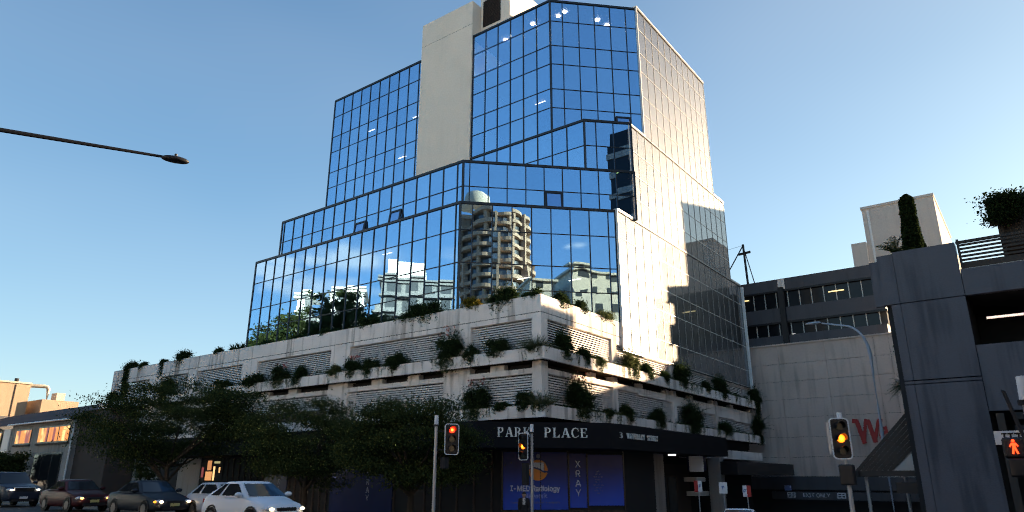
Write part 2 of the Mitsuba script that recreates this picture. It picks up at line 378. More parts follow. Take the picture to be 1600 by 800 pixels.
# lit fittings seen through the glass
def fitting(x, y, z, sx=.22, sy=.22, e=14.):
    m = trimesh.creation.cylinder(radius=sx / 2, height=.03, sections=14) if sx == sy else trimesh.creation.box((sx, sy, .03))
    m.apply_translation((x, y, z)); put('ceiling_light', m, 'mat_white', OB, emit=(e, e * .97, e * .9))
LP = ((37.6, 24.1, 35.5), (37.1, 26.5, 35.5), (37.2, 28.6, 35.5))
for x, y in ((38.2, 24.1), (38.05, 23.4), (40.4, 21.9), (41.4, 21.6), (37.8, 26.2), (38.2, 29.2)): fitting(x, y, 35.55, .36, .36, 30.)
for x, y, z in ((37.7, 44.2, 32.0), (37.9, 40.2, 28.2), (37.5, 25.4, 28.2), (34.3, 24.7, 13.8), (36.5, 22.2, 13.8), (38.2, 39.0, 31.9), (33.0, 36.0, 17.3)): fitting(x, y, z - .09, .12, .9, 1.1)

# concrete shaft and roof plant
for z in (37.05,):
    MB().box(XL3 - .165, XL3 - .15, 31.35, 37.03, z, z + .025).put('joint', 'mat_brown', OB)
MB().box(XL3 - .16, 43, 31.35, 37.03, 21.3, 39.3).put('lift_shaft', 'mat_core', OB, label='beige concrete shaft rising through the glass and past the roof')
pl = MB(); pl.box(37.5, 45, 28.25, 31.3, 35.9, 40.6); pl.put('plant_room', 'mat_core', OB)
lv = MB().box(37.44, 37.5, 29.2, 31.0, 37.1, 39.6)
lk = lv.put('vent_louvre', 'mat_dark', OB)
sl = MB()
for k in range(18): sl.bar((37.41, 29.25, 37.2 + k * .135), (37.41, 30.95, 37.2 + k * .135), .06, .03)
sl.put('slats', 'mat_brown', lk, kind='stuff')
MB().box(38.2, 46, 25.4, 28.1, 35.9, 37.3).put('roof_parapet', 'mat_cream', OB)
MB().box(37.7, 46, 37.1, 42.3, 35.9, 36.95).put('roof_parapet', 'mat_core', OB)
MB().tube([(41.5, 22.5, 35.9), (41.5, 22.5, 37.1)], .04).tube([(41.2, 22.5, 36.9), (41.9, 22.5, 36.9)], .03).put('roof_aerial', 'mat_galv', OB)

# podium
PX, PY = 28.1, 19.14
LEFT_END, RIGHT_END = 64.9, 60.0
pw = MB()
pw.prism(Polygon([(PX + .75, PY + .75), (RIGHT_END, PY + .75), (RIGHT_END, LEFT_END), (PX + .75, LEFT_END)]), 3.9, 9.3)
pw.put('car_park_wall', 'mat_dark', OB)
cols_left = [(19.14, 19.71), (23.76, 25.6), (33.5, 35.3), (43.26, 45.06), (50.99, 52.3), (56.5, 58.24), (64.4, 64.9)]
def slats_on(z0, z1, a, b, side, parent, pitch=.125):
    mb = MB(); z = z0 + .05
    while z < z1 - .03:
        if side == 'l': mb.add(*SL(a, b, z, True))
        else: mb.add(*SL(a, b, z, False))
        z += pitch
    fr = .04
    return mb.put('louvre_panel', 'mat_louvre', parent, kind='stuff')
def SL(a, b, z, left):
    # one louvre blade, tilted, 0.11 deep
    d0, d1 = .10, .19
    v = []
    for u in (a, b):
        for d, dz in ((d0, 0), (d1, .080), (d1, .098), (d0, .018)): v.append((PX + d, u, z + dz) if left else (u, PY + d, z + dz))
    f = [[0, 1, 5], [0, 5, 4], [1, 2, 6], [1, 6, 5], [2, 3, 7], [2, 7, 6], [3, 0, 4], [3, 4, 7], [0, 3, 2], [0, 2, 1], [4, 5, 6], [4, 6, 7]]
    return np.array(v), np.array(f)
pc = MB()   # piers
for a, b in cols_left[1:]: MB().box(PX, PX + .8, a, b, 5.0, 9.345).put('pier', 'mat_concrete', OB)
MB().box(PX, PX + .57, PY, PY + .57, 5.0, 9.345).put('pier', 'mat_concrete', OB)
for x in (35.36, 43.5, 51.0, 59.1): MB().box(x - .0, x + .55, PY + .01, PY + .8, 5.0, 9.345).put('pier', 'mat_concrete', OB)
# beams and parapet, mitred at the corner (butt joints)
def band_l(name, o, th, z0, z1, mat='mat_concrete', y1=LEFT_END, x1=RIGHT_END):
    m = MB().box(PX - o, PX - o + th, PY - o, y1, z0, z1).box(PX - o + th + .001, x1, PY - o, PY - o + th, z0, z1)
    return m.put(name, mat, OB)
pp = MB().box(PX, PX + .3, PY, LEFT_END, 9.64, 10.53).box(PX + .301, 36.6, PY, PY + .3, 9.64, 10.53); pp.put('parapet', 'mat_concrete', OB)
MB().box(PX + .03, PX + .3, PY + .03, LEFT_END, 9.60, 9.64).box(PX + .301, 36.6, PY + .03, PY + .3, 9.6, 9.64).put('shadow_groove', 'mat_dark', OB)
band_l('beam', 0, .3, 9.345, 9.60)
MB().box(PX, PX + .3, PY, LEFT_END, 6.56, 6.82).box(PX + .301, RIGHT_END, PY, PY + .3, 6.56, 6.82).put('beam', 'mat_concrete', OB)
for z0, z1, y1 in ((7.13, 7.74, LEFT_END + .6), (4.36, 4.95, LEFT_END)):
    MB().box(PX - .5, PX - .36, PY - .5, y1, z0, z1).box(PX - .359, RIGHT_END + .4, PY - .5, PY - .36, z0, z1).put('planter_ledge', 'mat_concrete', OB)
    MB().box(PX - .355, PX + .7, PY - .36, y1, z0 + .02, z1 - .14).box(PX + .701, RIGHT_END, PY - .355, PY + .7, z0 + .02, z1 - .14).put('soil', 'mat_soil', OB)
MB().box(PX + .45, PX + .7, PY + .45, LEFT_END, 6.83, 7.1).box(PX + .701, RIGHT_END, PY + .45, PY + .7, 6.83, 7.1).put('slot_wall', 'mat_dark', OB)
tp = Polygon([(PX + .3, PY + .3), (RIGHT_END, PY + .3), (RIGHT_END, LEFT_END), (PX + .3, LEFT_END)])
MB().prism(tp, 9.7, 10.25).put('terrace', 'mat_paving', OB)
for y in (21.5, 27.5, 30.5, 38.5, 41.5, 47.5): MB().box(PX + .05, PX + .4, y, y + .9, 6.82, 7.13).put('slot_block', 'mat_concrete', OB)
for x in (33, 38.7, 42.5, 46.5, 50.5, 54.5): MB().box(x, x + .5, PY + .05, PY + .4, 6.82, 7.13).put('slot_block', 'mat_concrete', OB)
# louvres, left face
for (a0, a1), (b0, b1) in zip(cols_left[:-1], cols_left[1:]):
    for z0, z1 in ((7.75, 9.33), (4.97, 6.55)):
        slats_on(z0, z1, a1, b0, 'l', OB)
# louvres, street face: the panel heads step down along the ramp
xs = [(28.68, 35.36, 9.33), (35.91, 39.5, 9.12), (39.55, 43.5, 8.8), (44.05, 51.0, 8.8), (51.55, 59.1, 8.8)]
for a, b, z1 in xs: slats_on(7.75, z1, a, b, 'r', OB)
xs2 = [(28.68, 35.36, 6.55), (35.91, 38.5, 6.5), (38.55, 43.5, 6.4), (44.05, 47.4, 6.2), (47.45, 51.0, 6.1), (51.55, 55, 6.0), (55.05, 59.1, 5.9)]
for a, b, z1 in xs2: slats_on(4.97, z1, a, b, 'r', OB)
lb = MB()
for a, b, z1 in xs[1:]: MB().box(a, b, PY + .02, PY + .25, z1, 9.34).put('lintel', 'mat_concrete', OB)
for a, b, z1 in xs2[1:]: MB().box(a, b, PY + .02, PY + .25, z1 + .01, 6.555).put('lintel', 'mat_concrete', OB)
# black sheet for the shade inside an opening, lower left, where louvres are missing
MB().box(PX + .02, PX + .09, 35.4, 43.2, 4.97, 5.62).put('dark_screen', 'mat_black', OB)

# ground floor: shops, canopy
gf = MB()
CH = 50.5
gl = Polygon([(28.6, 64.8), (28.6, CH - 28.6), (33.0, CH - 33.0), (36.6, CH - 33.0), (36.6, 20.0), (60, 20.0), (60, 64.8)])
gf.prism(gl, -3.4, 4.3); gf.put('shop_wall', 'mat_dark', OB)
MB().box(28.57, 28.62, 49.6, 52.6, -3, 3.0).put('rendered_panel', 'mat_render_wall', OB)
MB().box(28.55, 28.62, 55.5, 59.5, -3, 3.0).put('rendered_panel', 'mat_render_wall', OB)
# brick-clad piers at the street side
for a, b in ((36.7, 38.4), (47.2, 47.9)):
    MB().box(a, b, 17.75, 18.6, -3, 3.9).put('entrance_pier', 'mat_render_wall', OB)
pv = MB().box(33.05, 47.0, 18.65, 19.95, -3, -.1)
ca = MB()
CAX, CAY, CK = 25.46, 16.5, 46.54
cpoly = Polygon([(CAX, 52.5), (CAX, CK - CAX), (CK - CAY, CAY), (45.5, CAY), (45.5, 19.2), (PX + .1, 19.2), (PX + .1, 52.5)])
can = MB().prism(cpoly, 2.95, 4.13).put('canopy', 'mat_fascia', OB)
MB().box(43.5, 45.2, 17.9, 18.5, 2.1, 2.94).put('hanging_sign', 'mat_navy', OB)
MB().box(42.4, 42.47, 17.0, 17.9, 2.0, 2.93).put('hanging_sign', 'mat_print_white', OB)
dl = trimesh.creation.cylinder(radius=.22, height=.05, sections=16); dl.apply_translation((39.3, 17.6, 2.92)); put('downlight', dl, 'mat_white', OB, emit=(.9, .8, .65))
# poster glazing on the cut corner
def on_chamfer(x, z, off=.0): return np.array([x - S2 * off, CH - x - S2 * off, z])
ec, nc3 = np.array([S2, -S2, 0]), np.array([-S2, -S2, 0])
def poster(x0, x1, z0, z1, mat, name='shop_poster', off=.03):
    a, b = on_chamfer(x0, 0, off), on_chamfer(x1, 0, off)
    mb = MB().bar(np.array([a[0], a[1], (z0 + z1) / 2]), np.array([b[0], b[1], (z0 + z1) / 2]), .05, z1 - z0)
    return mb.put(name, mat, OB)
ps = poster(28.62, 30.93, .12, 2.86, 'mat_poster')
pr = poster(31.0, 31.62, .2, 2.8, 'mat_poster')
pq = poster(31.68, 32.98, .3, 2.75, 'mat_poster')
def chamfer_text(txt, xc, z, h, mat, parent, name='lettering', bold=False, off=.058, width=None):
    m = meshkit.text_mesh(txt, h, .008, bold); b = m.bounds
    if width: m.apply_scale([width / (b[1][0] - b[0][0]), 1, 1]); b = m.bounds
    m.apply_translation([-(b[0][0] + b[1][0]) / 2, 0, 0])
    put(name, oriented(m, on_chamfer(xc, z, off), ec, (0, 0, 1), nc3), mat, parent)
chamfer_text('I-MED Radiology', 29.76, .99, .25, 'mat_print_white', ps, width=2.5, bold=True)
chamfer_text('Network', 29.78, .66, .22, 'mat_print_blue', ps, width=1.15, bold=True)
chamfer_text('Compassion  \u2022  excellence  \u2022  sympathy', 29.76, .42, .085, 'mat_print_dim', ps, width=2.5)
for k, c in enumerate('XRAY'): chamfer_text(c, 31.31, 2.13 - k * .46, .32, 'mat_print_white', pr)
for k in range(9): chamfer_text('MRI  CT  scan'[:5 + (k * 3) % 8], 32.05, 1.9 - k * .13, .06, 'mat_print_dim', pq, name='small_print')
# round emblem: head dot, grey swoosh over an orange bowl
def disc_poly(cx, cy, r): return Point(cx, cy).buffer(r, 24)
def emblem(poly, mat, nmz):
    mb = MB()
    for g in getattr(poly, 'geoms', [poly]):
        e = trimesh.creation.extrude_polygon(g, .008, engine='earcut'); mb.add(e.vertices, e.faces)
    put(nmz, oriented(mb.mesh(), on_chamfer(29.86, 0, .058), ec, (0, 0, 1), nc3), mat, ps)
bowl = disc_poly(0, 1.98, .50)
swoosh = Polygon([(-.6, 1.92), (-.3, 2.08), (0, 2.02), (.3, 1.86), (.6, 1.9), (.6, 2.35), (-.6, 2.35)])
gap = Polygon([(-.6, 1.98), (-.3, 2.15), (0, 2.10), (.3, 1.94), (.6, 1.98), (.6, 1.9), (.3, 1.86), (0, 2.02), (-.3, 2.08), (-.6, 1.92)])
emblem(bowl.difference(swoosh), 'mat_orange', 'emblem_bowl')
up_ = bowl.intersection(swoosh).difference(gap).difference(sbox(.3, 0, 1, 3))
emblem(up_, 'mat_print_white', 'emblem_arc')
emblem(bowl.intersection(sbox(.33, 1.95, .6, 2.45)), 'mat_orange', 'emblem_tip')
emblem(disc_poly(.02, 2.66, .11), 'mat_print_dim', 'emblem_dot')
# frames between the posters
fm = MB()
for x in (28.58, 30.965, 31.65, 33.0):
    a = on_chamfer(x, 0, .05); fm.bar((a[0], a[1], -1.2), (a[0], a[1], 2.94), .07, .1, up=(-1, -1, 0))
for x in (29.95,):
    a = on_chamfer(x, 0, .02); fm.bar((a[0], a[1], -1.2), (a[0], a[1], 2.94), .03, .1, up=(-1, -1, 0))
a, b = on_chamfer(28.58, -.02, .05), on_chamfer(33.0, -.02, .05); fm.bar((a[0], a[1], .04), (b[0], b[1], .04), .1, .1)
fm.put('shopfront_frame', 'mat_mullion', OB)
a, b = on_chamfer(28.55, 0, .06), on_chamfer(33.05, 0, .06)
MB().bar((a[0], a[1], -.8), (b[0], b[1], -.8), .14, 1.5).put('plinth', 'mat_render_wall', OB)
# left shopfronts: dark blue panels with vertical X RAY, timber mullions, a lit shop
for y0, y1 in ((29.6, 34.9), (39.2, 41.6)):
    k = MB().box(28.55, 28.6, y0, y1, -.6, 2.4).put('shop_poster', 'mat_navy', OB)
    yc = 31.6 if y0 < 30 else 40.0
    for i, c in enumerate('XRAY'):
        m = meshkit.text_mesh(c, .32, .008); bb = m.bounds; m.apply_translation([-(bb[0][0] + bb[1][0]) / 2, 0, 0])
        put('lettering', oriented(m, (28.545, yc, 1.62 - i * .42), (0, -1, 0), (0, 0, 1), (-1, 0, 0)), 'mat_print_dim', k)
for y in np.arange(22.5, 29.5, 1.15): MB().box(28.52, 28.6, y, y + .08, -1, 2.94).put('shopfront_mullion', 'mat_brown', OB)
for y in np.arange(35.2, 39.1, .62): MB().box(28.52, 28.6, y, y + .1, -1, 2.94).put('shopfront_mullion', 'mat_brown', OB)
for y in np.arange(41.8, 46.0, .7): MB().box(28.52, 28.6, y, y + .06, -1, 2.94).put('shopfront_mullion', 'mat_brown', OB)
# lit shop window
sw = MB().box(28.53, 28.59, 46.6, 49.4, 1.35, 2.9); swk = sw.put('shop_window', 'mat_dark', OB)
for y0, y1, z0, z1, e in ((48.05, 48.55, 2.1, 2.75, (.42, .17, .06)), (47.9, 48.7, 1.4, 2.0, (.55, .24, .08)), (47.55, 47.75, 1.4, 2.35, (.95, .55, .22)), (46.9, 47.05, 1.9, 2.3, (.7, .4, .15)), (49.0, 49.25, 1.6, 2.3, (.16, .03, .03)), (47.0, 47.7, 2.55, 2.7, (.3, .26, .12))):
    m = rounded_box(.05, y1 - y0, z1 - z0, .024); m.apply_translation((28.51, (y0 + y1) / 2, (z0 + z1) / 2))
    put('lit_display', m, 'mat_black', swk, emit=tuple(q * .16 for q in e))
# serif capitals for the fascia
def serif(ch):
    T_, t = .20, .085
    R = lambda x0, y0, x1, y1: sbox(x0, y0, x1, y1)
    def stem(x, w=T_): return union_all([R(x, 0, x + w, 1), R(x - .08, 0, x + w + .08, .06), R(x - .08, .94, x + w + .08, 1)])
    def diag(x0, y0, x1, y1, w): return Polygon([(x0 - w / 2, y0), (x0 + w / 2, y0), (x1 + w / 2, y1), (x1 - w / 2, y1)])
    def bowlp(x, y0, y1, r): return affinity.scale(Point(x, (y0 + y1) / 2).buffer(1, 20), r, (y1 - y0) / 2).intersection(R(x, 0, x + 2, 1)).difference(affinity.scale(Point(x, (y0 + y1) / 2).buffer(1, 20), r - T_ * .9, (y1 - y0) / 2 - t))
    if ch == 'P': return union_all([stem(.08), R(.2, .94, .45, 1), R(.2, .44, .45, .44 + t), bowlp(.42, .44, 1, .34)]), .86
    if ch == 'R': return union_all([stem(.08), R(.2, .94, .45, 1), R(.2, .48, .45, .48 + t), bowlp(.42, .48, 1, .32), diag(.86, 0, .48, .52, .22), R(.7, 0, 1.0, .06)]), .98
    if ch == 'A': return union_all([diag(.12, 0, .47, 1, t * 1.1), diag(.84, 0, .5, 1, .24), R(.28, .30, .7, .30 + t), R(0, 0, .28, .06), R(.64, 0, 1.02, .06)]), 1.0
    if ch == 'K': return union_all([stem(.08), diag(.3, .42, .78, .97, t), diag(.86, 0, .44, .6, .22), R(.66, .94, .95, 1), R(.68, 0, 1.0, .06)]), .98
    if ch == 'L': return union_all([stem(.08), R(.2, 0, .78, .07), Polygon([(.78, 0), (.78, .3), (.72, .3), (.62, .06)])]), .84
    if ch == 'E': return union_all([stem(.08), R(.2, 0, .78, .07), R(.2, .93, .74, 1), R(.2, .47, .56, .47 + t), Polygon([(.78, 0), (.78, .28), (.72, .28), (.62, .06)]), Polygon([(.74, 1), (.74, .74), (.68, .74), (.6, .94)]), R(.53, .36, .58, .64)]), .84
    if ch == 'C': 
        o = affinity.scale(Point(.47, .5).buffer(1, 24), .45, .53).difference(affinity.scale(Point(.53, .5).buffer(1, 24), .33, .45)).difference(R(.66, .26, 1.2, .74))
        return union_all([o, R(.76, .66, .82, .98)]), .92
    if ch == 'W': return union_all([diag(.1, 1, .36, 0, .2), diag(.36, 0, .6, 1, t), diag(.58, 1, .86, 0, .2), diag(.86, 0, 1.1, 1, t), R(-.06, .94, .28, 1), R(.95, .94, 1.22, 1)]), 1.2
    if ch == 'V': return union_all([diag(.12, 1, .46, 0, .22), diag(.46, 0, .8, 1, t), R(-.04, .94, .3, 1), R(.66, .94, .94, 1)]), .92
    if ch == 'Y': return union_all([R(.38, 0, .58, .5), diag(.14, 1, .46, .45, .2), diag(.5, .45, .8, 1, t), R(.28, 0, .68, .06), R(-.02, .94, .3, 1), R(.66, .94, .94, 1)]), .92
    if ch == 'T': return union_all([R(.34, 0, .54, 1), R(.04, .93, .84, 1), R(.26, 0, .62, .06), R(.04, .74, .1, .97), R(.78, .74, .84, .97)]), .88
    if ch == 'S':
        u_ = affinity.scale(Point(.36, .74).buffer(1, 20), .32, .28).difference(affinity.scale(Point(.36, .74).buffer(1, 20), .18, .17)).difference(R(.36, .46, 1, .72))
        l_ = affinity.scale(Point(.36, .27).buffer(1, 20), .34, .29).difference(affinity.scale(Point(.36, .27).buffer(1, 20), .19, .17)).difference(R(-.2, .3, .36, .56))
        return union_all([u_, l_]), .76
    if ch == '3':
        u_ = affinity.scale(Point(.34, .74).buffer(1, 20), .31, .27).difference(affinity.scale(Point(.34, .74).buffer(1, 20), .17, .18)).difference(R(-.2, .5, .28, .84))
        l_ = affinity.scale(Point(.34, .29).buffer(1, 20), .36, .30).difference(affinity.scale(Point(.34, .29).buffer(1, 20), .19, .19)).difference(R(-.2, .18, .28, .7))
        return union_all([u_, l_]), .78
    if ch == '5':
        l_ = affinity.scale(Point(.34, .31).buffer(1, 20), .36, .32).difference(affinity.scale(Point(.34, .31).buffer(1, 20), .19, .22)).difference(R(-.2, .2, .26, .7))
        return union_all([l_, R(.1, .5, .2, 1), R(.1, .88, .66, 1)]), .78
    return None, .5
def serif_line(txt, width, height):
    x, gs = 0., []
    for c in txt:
        g, w = serif(c)
        gs.append((c, g, x)); x += w + .14
    s = width / (x - .14); out = []
    for c, g, x0 in gs:
        if g is None: continue
        g = affinity.scale(affinity.translate(g, x0, 0), s, height, origin=(0, 0)); mb = MB()
        for q in getattr(g, 'geoms', [g]):
            if q.geom_type == 'Polygon' and q.area > 1e-5:
                e = trimesh.creation.extrude_polygon(q, .04, engine='earcut'); mb.add(e.vertices, e.faces)
        out.append(mb.mesh())
    return out
cdir = np.array([S2, -S2, 0.])
def fascia_at(x): return np.array([x, CK - x, 0.]) + nc3 * .012
o = fascia_at(26.17) + [0, 0, 3.43]
for m in serif_line('PARK', 1.60, .44): put('fascia_letter', oriented(m, o, cdir, (0, 0, 1), nc3), 'mat_letter', can)
o = fascia_at(27.74) + [0, 0, 3.43]
for m in serif_line('PLACE', 2.10, .44): put('fascia_letter', oriented(m, o, cdir, (0, 0, 1), nc3), 'mat_letter', can)
for txt, x, w in (('3', 30.85, .3), ('WAVERLEY', 31.6, 1.95), ('STREET', 33.85, 1.25)):
    for m in serif_line(txt, w, .27): put('fascia_letter', oriented(m, (x, CAY - .012, 3.47), (1, 0, 0), (0, 0, 1), (0, -1, 0)), 'mat_letter', can)
# street entrance: second canopy, doors, pale bands
MB().box(47.3, 60.4, 16.6, 19.9, 1.85, 2.7).put('entrance_canopy', 'mat_black', OB)
MB().box(45.6, 58.2, 18.3, 19.9, 2.95, 3.55).put('pale_band', 'mat_concrete', OB)
MB().box(40.9, 47.0, 19.9, 19.98, -2.6, 2.5).put('entrance_recess', 'mat_brown', OB)
dk = MB().box(41.6, 44.6, 19.78, 19.9, -2.4, 1.9).put('entrance_door', 'mat_wood', OB)
MB().box(41.75, 43.0, 19.74, 19.775, -2.2, 1.7).box(43.2, 44.45, 19.74, 19.775, -2.2, 1.7).put('pane', 'mat_car_glass', dk)
lt = MB().box(45.6, 47.1, 18.8, 19.7, 1.4, 1.7); lt.put('pale_strip', 'mat_pale_bar', OB)
MB().box(45.9, 47.6, 18.8, 19.7, .5, .8).put('pale_strip', 'mat_pale_bar', OB)

# ------------------------------------------------------------------ planting
LEAF = {'dark': ((.018, .032, .014), (.045, .07, .025)), 'pale': ((.05, .07, .025), (.13, .14, .06)), 'gold': ((.06, .06, .012), (.32, .22, .03)), 'grass': ((.06, .07, .03), (.15, .15, .08)), 'tree': ((.026, .04, .015), (.062, .08, .028)), 'vine': ((.012, .02, .01), (.03, .045, .015))}
def blades(r, base, dirs, length, width, droop=.35, tint='dark', seg=3):
    """narrow curved leaves: base (n,3), dirs (n,3) unit"""
    n = len(base); L = length * r.uniform(.6, 1.15, n); W = width * r.uniform(.7, 1.2, n)
    side = np.cross(dirs, r.normal(size=(n, 3))); side /= np.linalg.norm(side, axis=1, keepdims=True) + 1e-9
    v, f = [], []
    for k in range(seg + 1):
        s = k / seg; p = base + dirs * (L * s)[:, None] - np.array([0, 0, 1.]) * (droop * L * s * s)[:, None]
        w = W * (1 - s ** 2) * .5 + .002
        v += [p - side * w[:, None], p + side * w[:, None]]
    v = np.stack(v, 1).reshape(-1, 3); m = 2 * (seg + 1)
    for k in range(seg):
        a = np.arange(n) * m + 2 * k
        f += [np.stack([a, a + 1, a + 3], 1), np.stack([a, a + 3, a + 2], 1)]
    lo, hi = map(np.array, LEAF[tint]); c = lo + (hi - lo) * r.uniform(0, 1, n)[:, None] ** 1.3
    return v, np.vstack(f), np.repeat(c, m, 0)
def leaves(r, pts, size, tint, up=.3):
    """small two-triangle leaves at points"""
    n = len(pts); d = r.normal(size=(n, 3)); d /= np.linalg.norm(d, axis=1, keepdims=True)
    s = np.cross(d, r.normal(size=(n, 3))); s /= np.linalg.norm(s, axis=1, keepdims=True) + 1e-9
    L = size * r.uniform(.6, 1.3, n)[:, None]
    v = np.stack([pts - d * L * .5, pts + s * L * .28, pts + d * L * .5, pts - s * L * .28], 1).reshape(-1, 3)
    a = np.arange(n) * 4; f = np.vstack([np.stack([a, a + 1, a + 2], 1), np.stack([a, a + 2, a + 3], 1)])
    lo, hi = map(np.array, LEAF[tint]); c = lo + (hi - lo) * r.uniform(0, 1, n)[:, None] ** 1.3
    return v, f, np.repeat(c, 4, 0)
def join(parts):
    n, V, F, Cc = 0, [], [], []
    for v, f, c in parts: V.append(v); F.append(f + n); Cc.append(c); n += len(v)
    return trimesh.Trimesh(np.vstack(V), np.vstack(F), process=False), np.vstack(Cc)
def sph(r, n, flat=1., zmin=-.2):
    d = r.normal(size=(int(n * 9) + 60, 3)); d /= np.linalg.norm(d, axis=1, keepdims=True); d = d[d[:, 2] > zmin][:n]; return d
def ledge_plant(key, cx, cy, z, w, h, drop, kind, out, seed):
    """out: unit vector away from the wall"""
    r = np.random.default_rng(seed); parts = []; c = np.array([cx, cy, z]); R = w / 2; out = np.array([*out, 0.])
    along = np.array([-out[1], out[0], 0.])
    if kind in ('bush', 'red', 'gold', 'trail', 'pale'):
        tint = {'gold': 'gold', 'pale': 'pale'}.get(kind, 'dark')
        nc = max(3, int(5 + 5 * R)); n = int(70 + 130 * R * max(h, .5))
        for k in range(nc):
            p = c + along * r.uniform(-.7, .7) * R + out * r.uniform(-.1, .25) + [0, 0, r.uniform(.1, .62) * h]
            d = sph(r, n // 2 + 20)
            parts.append(blades(r, p + d * .03, d, min(.42, .18 + h * .3), .05 if R > .6 else .04, .3, tint))
            q = p + r.normal(size=(n, 3)) * [R * .22, R * .22, h * .2]
            parts.append(leaves(r, q, .11, tint))
        if R > .7 and kind != 'gold':     # a few long shoots
            d = sph(r, 26, zmin=.15); parts.append(blades(r, c + d * .2 + [0, 0, h * .3], d, h * .75, .05, .25, tint, 4))
    if kind == 'grass':
        d = sph(r, 260, zmin=.55); parts.append(blades(r, c + d * [.25, .25, 0], d, h * 1.0, .022, .3, 'grass', 4))
    if kind == 'rosette':
        for k in range(3):
            p = c + along * (k - 1) * R * .62 + [0, 0, .1]
            d = sph(r, 46, zmin=-.02); parts.append(blades(r, p + d * .02, d, h * .85, .075, .22, 'dark', 4))
            parts.append(leaves(r, p + r.normal(size=(60, 3)) * [.16, .16, .1], .14, 'dark'))
    ns = int(8 + 40 * drop * R) if drop > .12 else 0     # strands hanging over the edge
    for k in range(ns):
        L = drop * r.uniform(.35, 1.1); u = np.clip(r.normal(0, .4), -.9, .9) * R
        t = np.linspace(0, 1, max(6, int(L * 14)))
        p = c + along * u + out * (.26 + .05 * r.uniform()) + np.stack([t * 0, t * 0, .12 - t * L], 1) + r.normal(size=(len(t), 3)) * .035
        p = np.repeat(p, 3, 0) + r.normal(size=(3 * len(p), 3)) * .045
        parts.append(leaves(r, p, .10, 'pale' if kind in ('red', 'pale') and k % 2 else 'dark'))
    m, col = join(parts)
    put('foliage', m, 'mat_leaf', key, color=col)
    if kind == 'red':
        for k in range(12):
            p = c + along * r.uniform(-.7, .7) * R + [0, 0, h * r.uniform(.75, 1.05)]
            s = trimesh.creation.icosphere(1, .038); s.apply_scale([1, 1, 1.5]); s.apply_translation(p)
            put('flower', s, 'mat_flower', key)

ROWSP = {
 'parapet_left': ('x', 28.42, 10.45, [(62.5, 1.67, .9, 2.6, 'trail'), (60.2, .87, .55, .44, 'bush'), (56.6, 1.05, .42, 1.37, 'trail'), (53.9, 1.85, .85, .62, 'bush'), (48.8, 1.07, .6, .13, 'bush'), (46.3, 1.89, .86, .1, 'rosette'), (42.9, 1.18, .74, .1, 'rosette'), (39.3, 1.31, .78, .1, 'rosette'), (36.3, 1.09, .5, .1, 'bush'), (32.3, 1.75, .72, .16, 'bush'), (28.9, 1.52, .6, .30, 'bush'), (27.2, 2.61, 1.05, .60, 'bush'), (23.8, 1.27, .75, .21, 'gold'), (21.7, 2.1, 1.1, .62, 'bush'), (19.9, 1.19, .6, .13, 'bush')]),
 'parapet_right': ('y', 19.46, 10.45, [(30.3, 1.4, .7, .41, 'bush'), (32.4, 1.4, .6, .29, 'bush'), (34.9, 1.8, .55, .30, 'pale')]),
 'upper_left': ('x', 27.85, 7.62, [(63.4, 1.42, 1.20, .55, 'bush'), (54.7, 2.02, 1.9, .71, 'bush'), (46.7, 1.85, .8, .37, 'bush'), (43.2, 2.66, .8, .27, 'bush'), (39.9, 1.70, 1.25, .51, 'red'), (38.0, 1.50, 1., .58, 'bush'), (34.4, .95, .7, .16, 'pale'), (32.7, 1.40, 1.1, .47, 'red'), (31.2, 1.06, .86, .53, 'bush'), (29.0, 1.69, .95, .29, 'bush'), (25.1, 1.95, 1.9, .70, 'red'), (23.4, .88, .9, .54, 'trail'), (21.6, 1.64, .95, .26, 'bush'), (19.3, .95, 1.15, .25, 'grass')]),
 'upper_right': ('y', 18.9, 7.62, [(29.6, 1.31, 1.25, .46, 'bush'), (31.6, .89, .85, .48, 'bush'), (33.1, .42, .5, .70, 'trail'), (37.1, 1.52, 1.3, .61, 'pale'), (39.2, .95, .9, .39, 'bush'), (41.5, .82, .65, .25, 'bush'), (44.5, 1.82, 1.9, .43, 'bush'), (48.5, .83, .8, .28, 'bush'), (51.6, 1.74, 1.6, .48, 'bush'), (59.3, 1.61, 1.65, 1.07, 'bush')]),
 'lower_left': ('x', 27.85, 4.83, [(23.0, 1.84, 1.6, .79, 'red'), (21.2, .96, .4, .13, 'bush'), (19.9, 1.25, .9, .25, 'bush'), (18.95, 1.11, 1.2, .25, 'grass')]),
 'lower_right': ('y', 18.9, 4.83, [(31.2, 2.18, 2.0, .59, 'red'), (34.0, .84, .4, .14, 'bush'), (36.3, 1.17, .9, .44, 'bush'), (40.2, 1.58, 1.1, .55, 'bush'), (45.6, 2.25, 2.25, .69, 'bush'), (51.5, 2.08, .85, .38, 'bush'), (59.5, 1.48, 2.2, .74, 'bush')]),
}
ORD = ['first', 'second', 'third', 'fourth', 'fifth', 'sixth', 'seventh', 'eighth', 'ninth', 'tenth', 'eleventh', 'twelfth', 'thirteenth', 'fourteenth', 'fifteenth']
WHERE = {'parapet_left': 'on the left roof parapet', 'parapet_right': 'on the street-side roof parapet', 'upper_left': 'on the upper left ledge', 'upper_right': 'on the upper street-side ledge', 'lower_left': 'on the lower left ledge', 'lower_right': 'on the lower street-side ledge'}
LOOK = {'bush': 'dark leafy shrub', 'red': 'red-flowering shrub', 'gold': 'golden-leaved bush', 'pale': 'pale green palm-leaved plant', 'trail': 'trailing vine', 'rosette': 'clump of spiky rosettes', 'grass': 'tuft of pale grass'}
NAMEP = {'bush': 'ledge_shrub', 'red': 'flowering_shrub', 'gold': 'golden_bush', 'pale': 'pale_plant', 'trail': 'trailing_vine', 'rosette': 'spiky_plant', 'grass': 'grass_tuft'}
sd = 100
